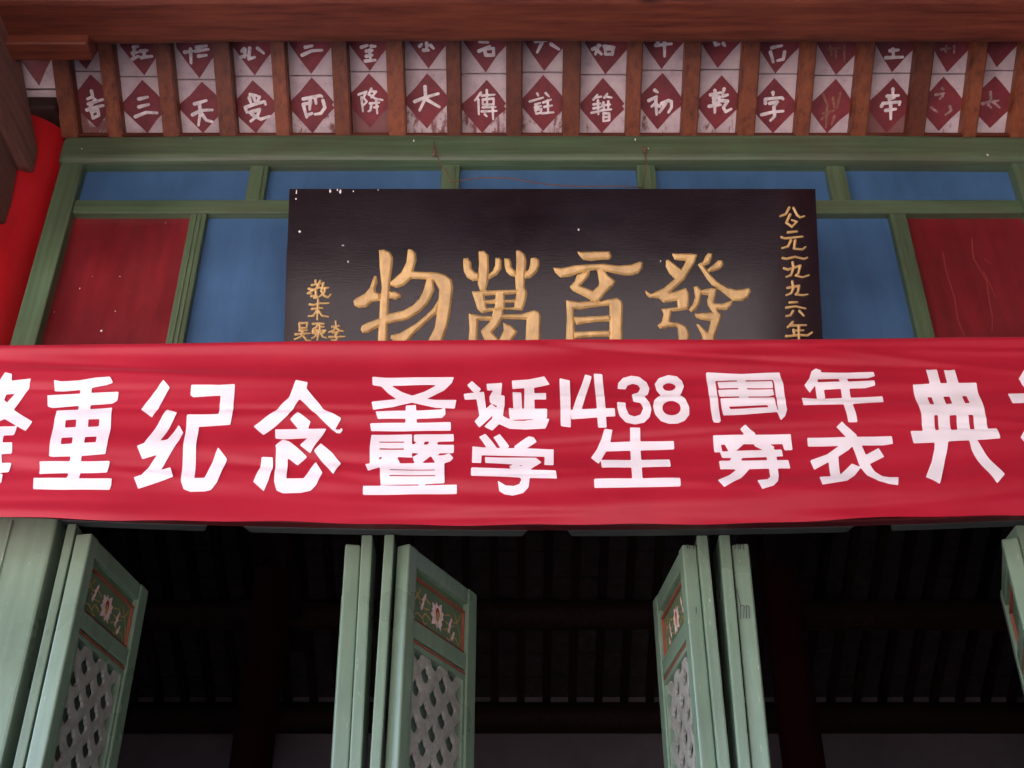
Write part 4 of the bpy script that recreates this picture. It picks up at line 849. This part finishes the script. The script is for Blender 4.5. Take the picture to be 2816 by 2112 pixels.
for i in range(46):
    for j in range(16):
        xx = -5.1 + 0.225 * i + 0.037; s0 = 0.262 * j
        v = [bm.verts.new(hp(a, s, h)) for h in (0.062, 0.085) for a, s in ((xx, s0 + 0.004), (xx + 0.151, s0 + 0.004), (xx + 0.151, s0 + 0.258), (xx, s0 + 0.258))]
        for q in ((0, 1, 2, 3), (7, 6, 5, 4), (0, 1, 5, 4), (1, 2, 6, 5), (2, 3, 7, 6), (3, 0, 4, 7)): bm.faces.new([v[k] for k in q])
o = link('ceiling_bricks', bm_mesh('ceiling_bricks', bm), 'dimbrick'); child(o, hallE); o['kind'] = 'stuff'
hbox('roof_boarding', -5.4, 5.4, -0.4, LH + 0.3, 0.088, 0.16, 'deck')
slab('front_slope', sl(0.0, 4.95, 3.4, 7.2, -5.4, 5.4, 0.1), 'deck', hallE)
for y, z, r in ((6.85, 4.86, 0.13), (5.95, 5.42, 0.12), (4.6, 6.2, 0.12)):
    bm = bmesh.new(); rings = []
    for xx in (-5.2, 5.2): rings.append([bm.verts.new((xx, y + r * math.cos(2 * math.pi * k / 16), z + r * math.sin(2 * math.pi * k / 16))) for k in range(16)])
    for k in range(16): bm.faces.new((rings[0][k], rings[0][(k + 1) % 16], rings[1][(k + 1) % 16], rings[1][k]))
    o = link('purlin', bm_mesh('purlin', bm, True), 'darkwood'); child(o, hallE)
box('tie_beam', (-1.88, 1.0, 5.35), (-1.68, 6.9, 5.6), 'darkwood', hallE, bev=0.02)
box('tie_beam', (1.89, 1.0, 5.35), (2.09, 6.9, 5.6), 'darkwood', hallE, bev=0.02)

# ---------------------------------------------------------------- twine left hanging from the beam, droppings and paint flecks
tw = empty('twine', (-0.28, -0.066, 4.70)); tag(tw, 'thin brown twine drooping from the green beam over the top of the plaque', 'string')
tube('strand', [(-0.288, -0.0665, 4.775), (-0.285, -0.068, 4.73), (-0.272, -0.07, 4.70), (-0.262, -0.072, 4.66), (-0.235, -0.12, 4.58), (-0.210, -0.2, 4.45), (-0.16, -0.2, 4.462), (-0.085, -0.2, 4.472), (0.0, -0.2, 4.468), (0.06, -0.2, 4.452), (0.14, -0.2, 4.437), (0.24, -0.2, 4.43), (0.352, -0.2, 4.432), (0.42, -0.2, 4.428), (0.46, -0.12, 4.50), (0.488, -0.072, 4.66), (0.484, -0.0665, 4.74)], 0.0021, 'thread', tw)
tube('knot', [(-0.289, -0.068, 4.735), (-0.28, -0.071, 4.722), (-0.286, -0.070, 4.70)], 0.004, 'thread', tw)
tube('knot', [(0.478, -0.068, 4.745), (0.487, -0.072, 4.73), (0.482, -0.069, 4.715)], 0.005, 'thread', tw)
def fleck(parent, p, n, rx, rz):
    bm = bmesh.new(); n = Vector(n).normalized(); a = n.cross(Vector((0, 0.3, 1))).normalized(); b = n.cross(a); p = Vector(p)
    ring = [bm.verts.new(p + a * rx * math.cos(k * math.pi / 4) * random.uniform(0.6, 1.2) + b * rz * math.sin(k * math.pi / 4) * random.uniform(0.6, 1.2)) for k in range(8)]
    c = bm.verts.new(p + n * 0.0012)
    for k in range(8): bm.faces.new((ring[k], ring[(k + 1) % 8], c))
    child(link('fleck', bm_mesh('fleck', bm), 'fleck'), parent)
for px, py, rx, rz in ((815, 528, 2, 9), (814, 547, 3, 4), (908, 525, 3, 7), (936, 527, 3, 8), (928, 520, 2, 4), (972, 526, 2, 3), (1040, 518, 2, 2), (824, 637, 4, 4), (943, 675, 4, 2), (957, 720, 3, 3), (1591, 632, 2.5, 4), (1817, 718, 2, 3)):
    q = onplane([(px, py)], BT + BN * 0.0006, BN)[0]
    if (q - BT) @ BV < 0.004: q = q + BV * (0.004 - (q - BT) @ BV)
    fleck(plaq, q, BN, rx * 0.0011, rz * 0.0011)
for px, py, rx, rz in ((1138, 387, 2, 6), (1054, 382, 2, 2), (1747, 383, 2, 7), (1783, 408, 2, 4), (2279, 381, 2, 3), (2333, 382, 2, 3), (2716, 426, 4, 6), (525, 381, 2, 3), (636, 390, 2, 5), (225, 409, 3, 2)):
    q = wallpt([(px, py)], -0.0626)[0]
    if q[2] > 4.80: q[2] = 4.80
    fleck(wallE, q, (0, -1, 0), rx * 0.0012, rz * 0.0012)

Wr = zoomed(2500, 330, 2.633); Wl = zoomed(0, 400, 2.304)
def on_panel(V, H): return np.stack([V[:, 0], np.full(len(V), 0.0014), V[:, 1]], 1)
for st in ([(245, 960), (265, 1080), (330, 1290), (355, 1450), (400, 1560)], [(455, 860), (465, 1000), (560, 1160), (585, 1330), (605, 1430), (600, 1540)], [(540, 1100), (590, 1200), (630, 1290)], [(545, 1010), (605, 1045)]):
    child(relief('scratch', [], [], [wallpt(Wr(st), 0.0014)[:, [0, 2]]], 0.0011, 0.0009, on_panel, 'scratch', None), wallE)
for x_, y_, a_, b_ in ((505, 905, 3, 4), (730, 1050, 2, 4), (345, 1055, 2, 2), (640, 1175, 5, 5), (505, 1265, 3, 2), (760, 830, 4, 2), (1050, 490, 2, 3), (585, 830, 2, 2)):
    q = wallpt(Wl([(x_, y_)]), 0.0014)[0]; fleck(wallE, q, (0, -1, 0), a_ * 0.0009, b_ * 0.0009)
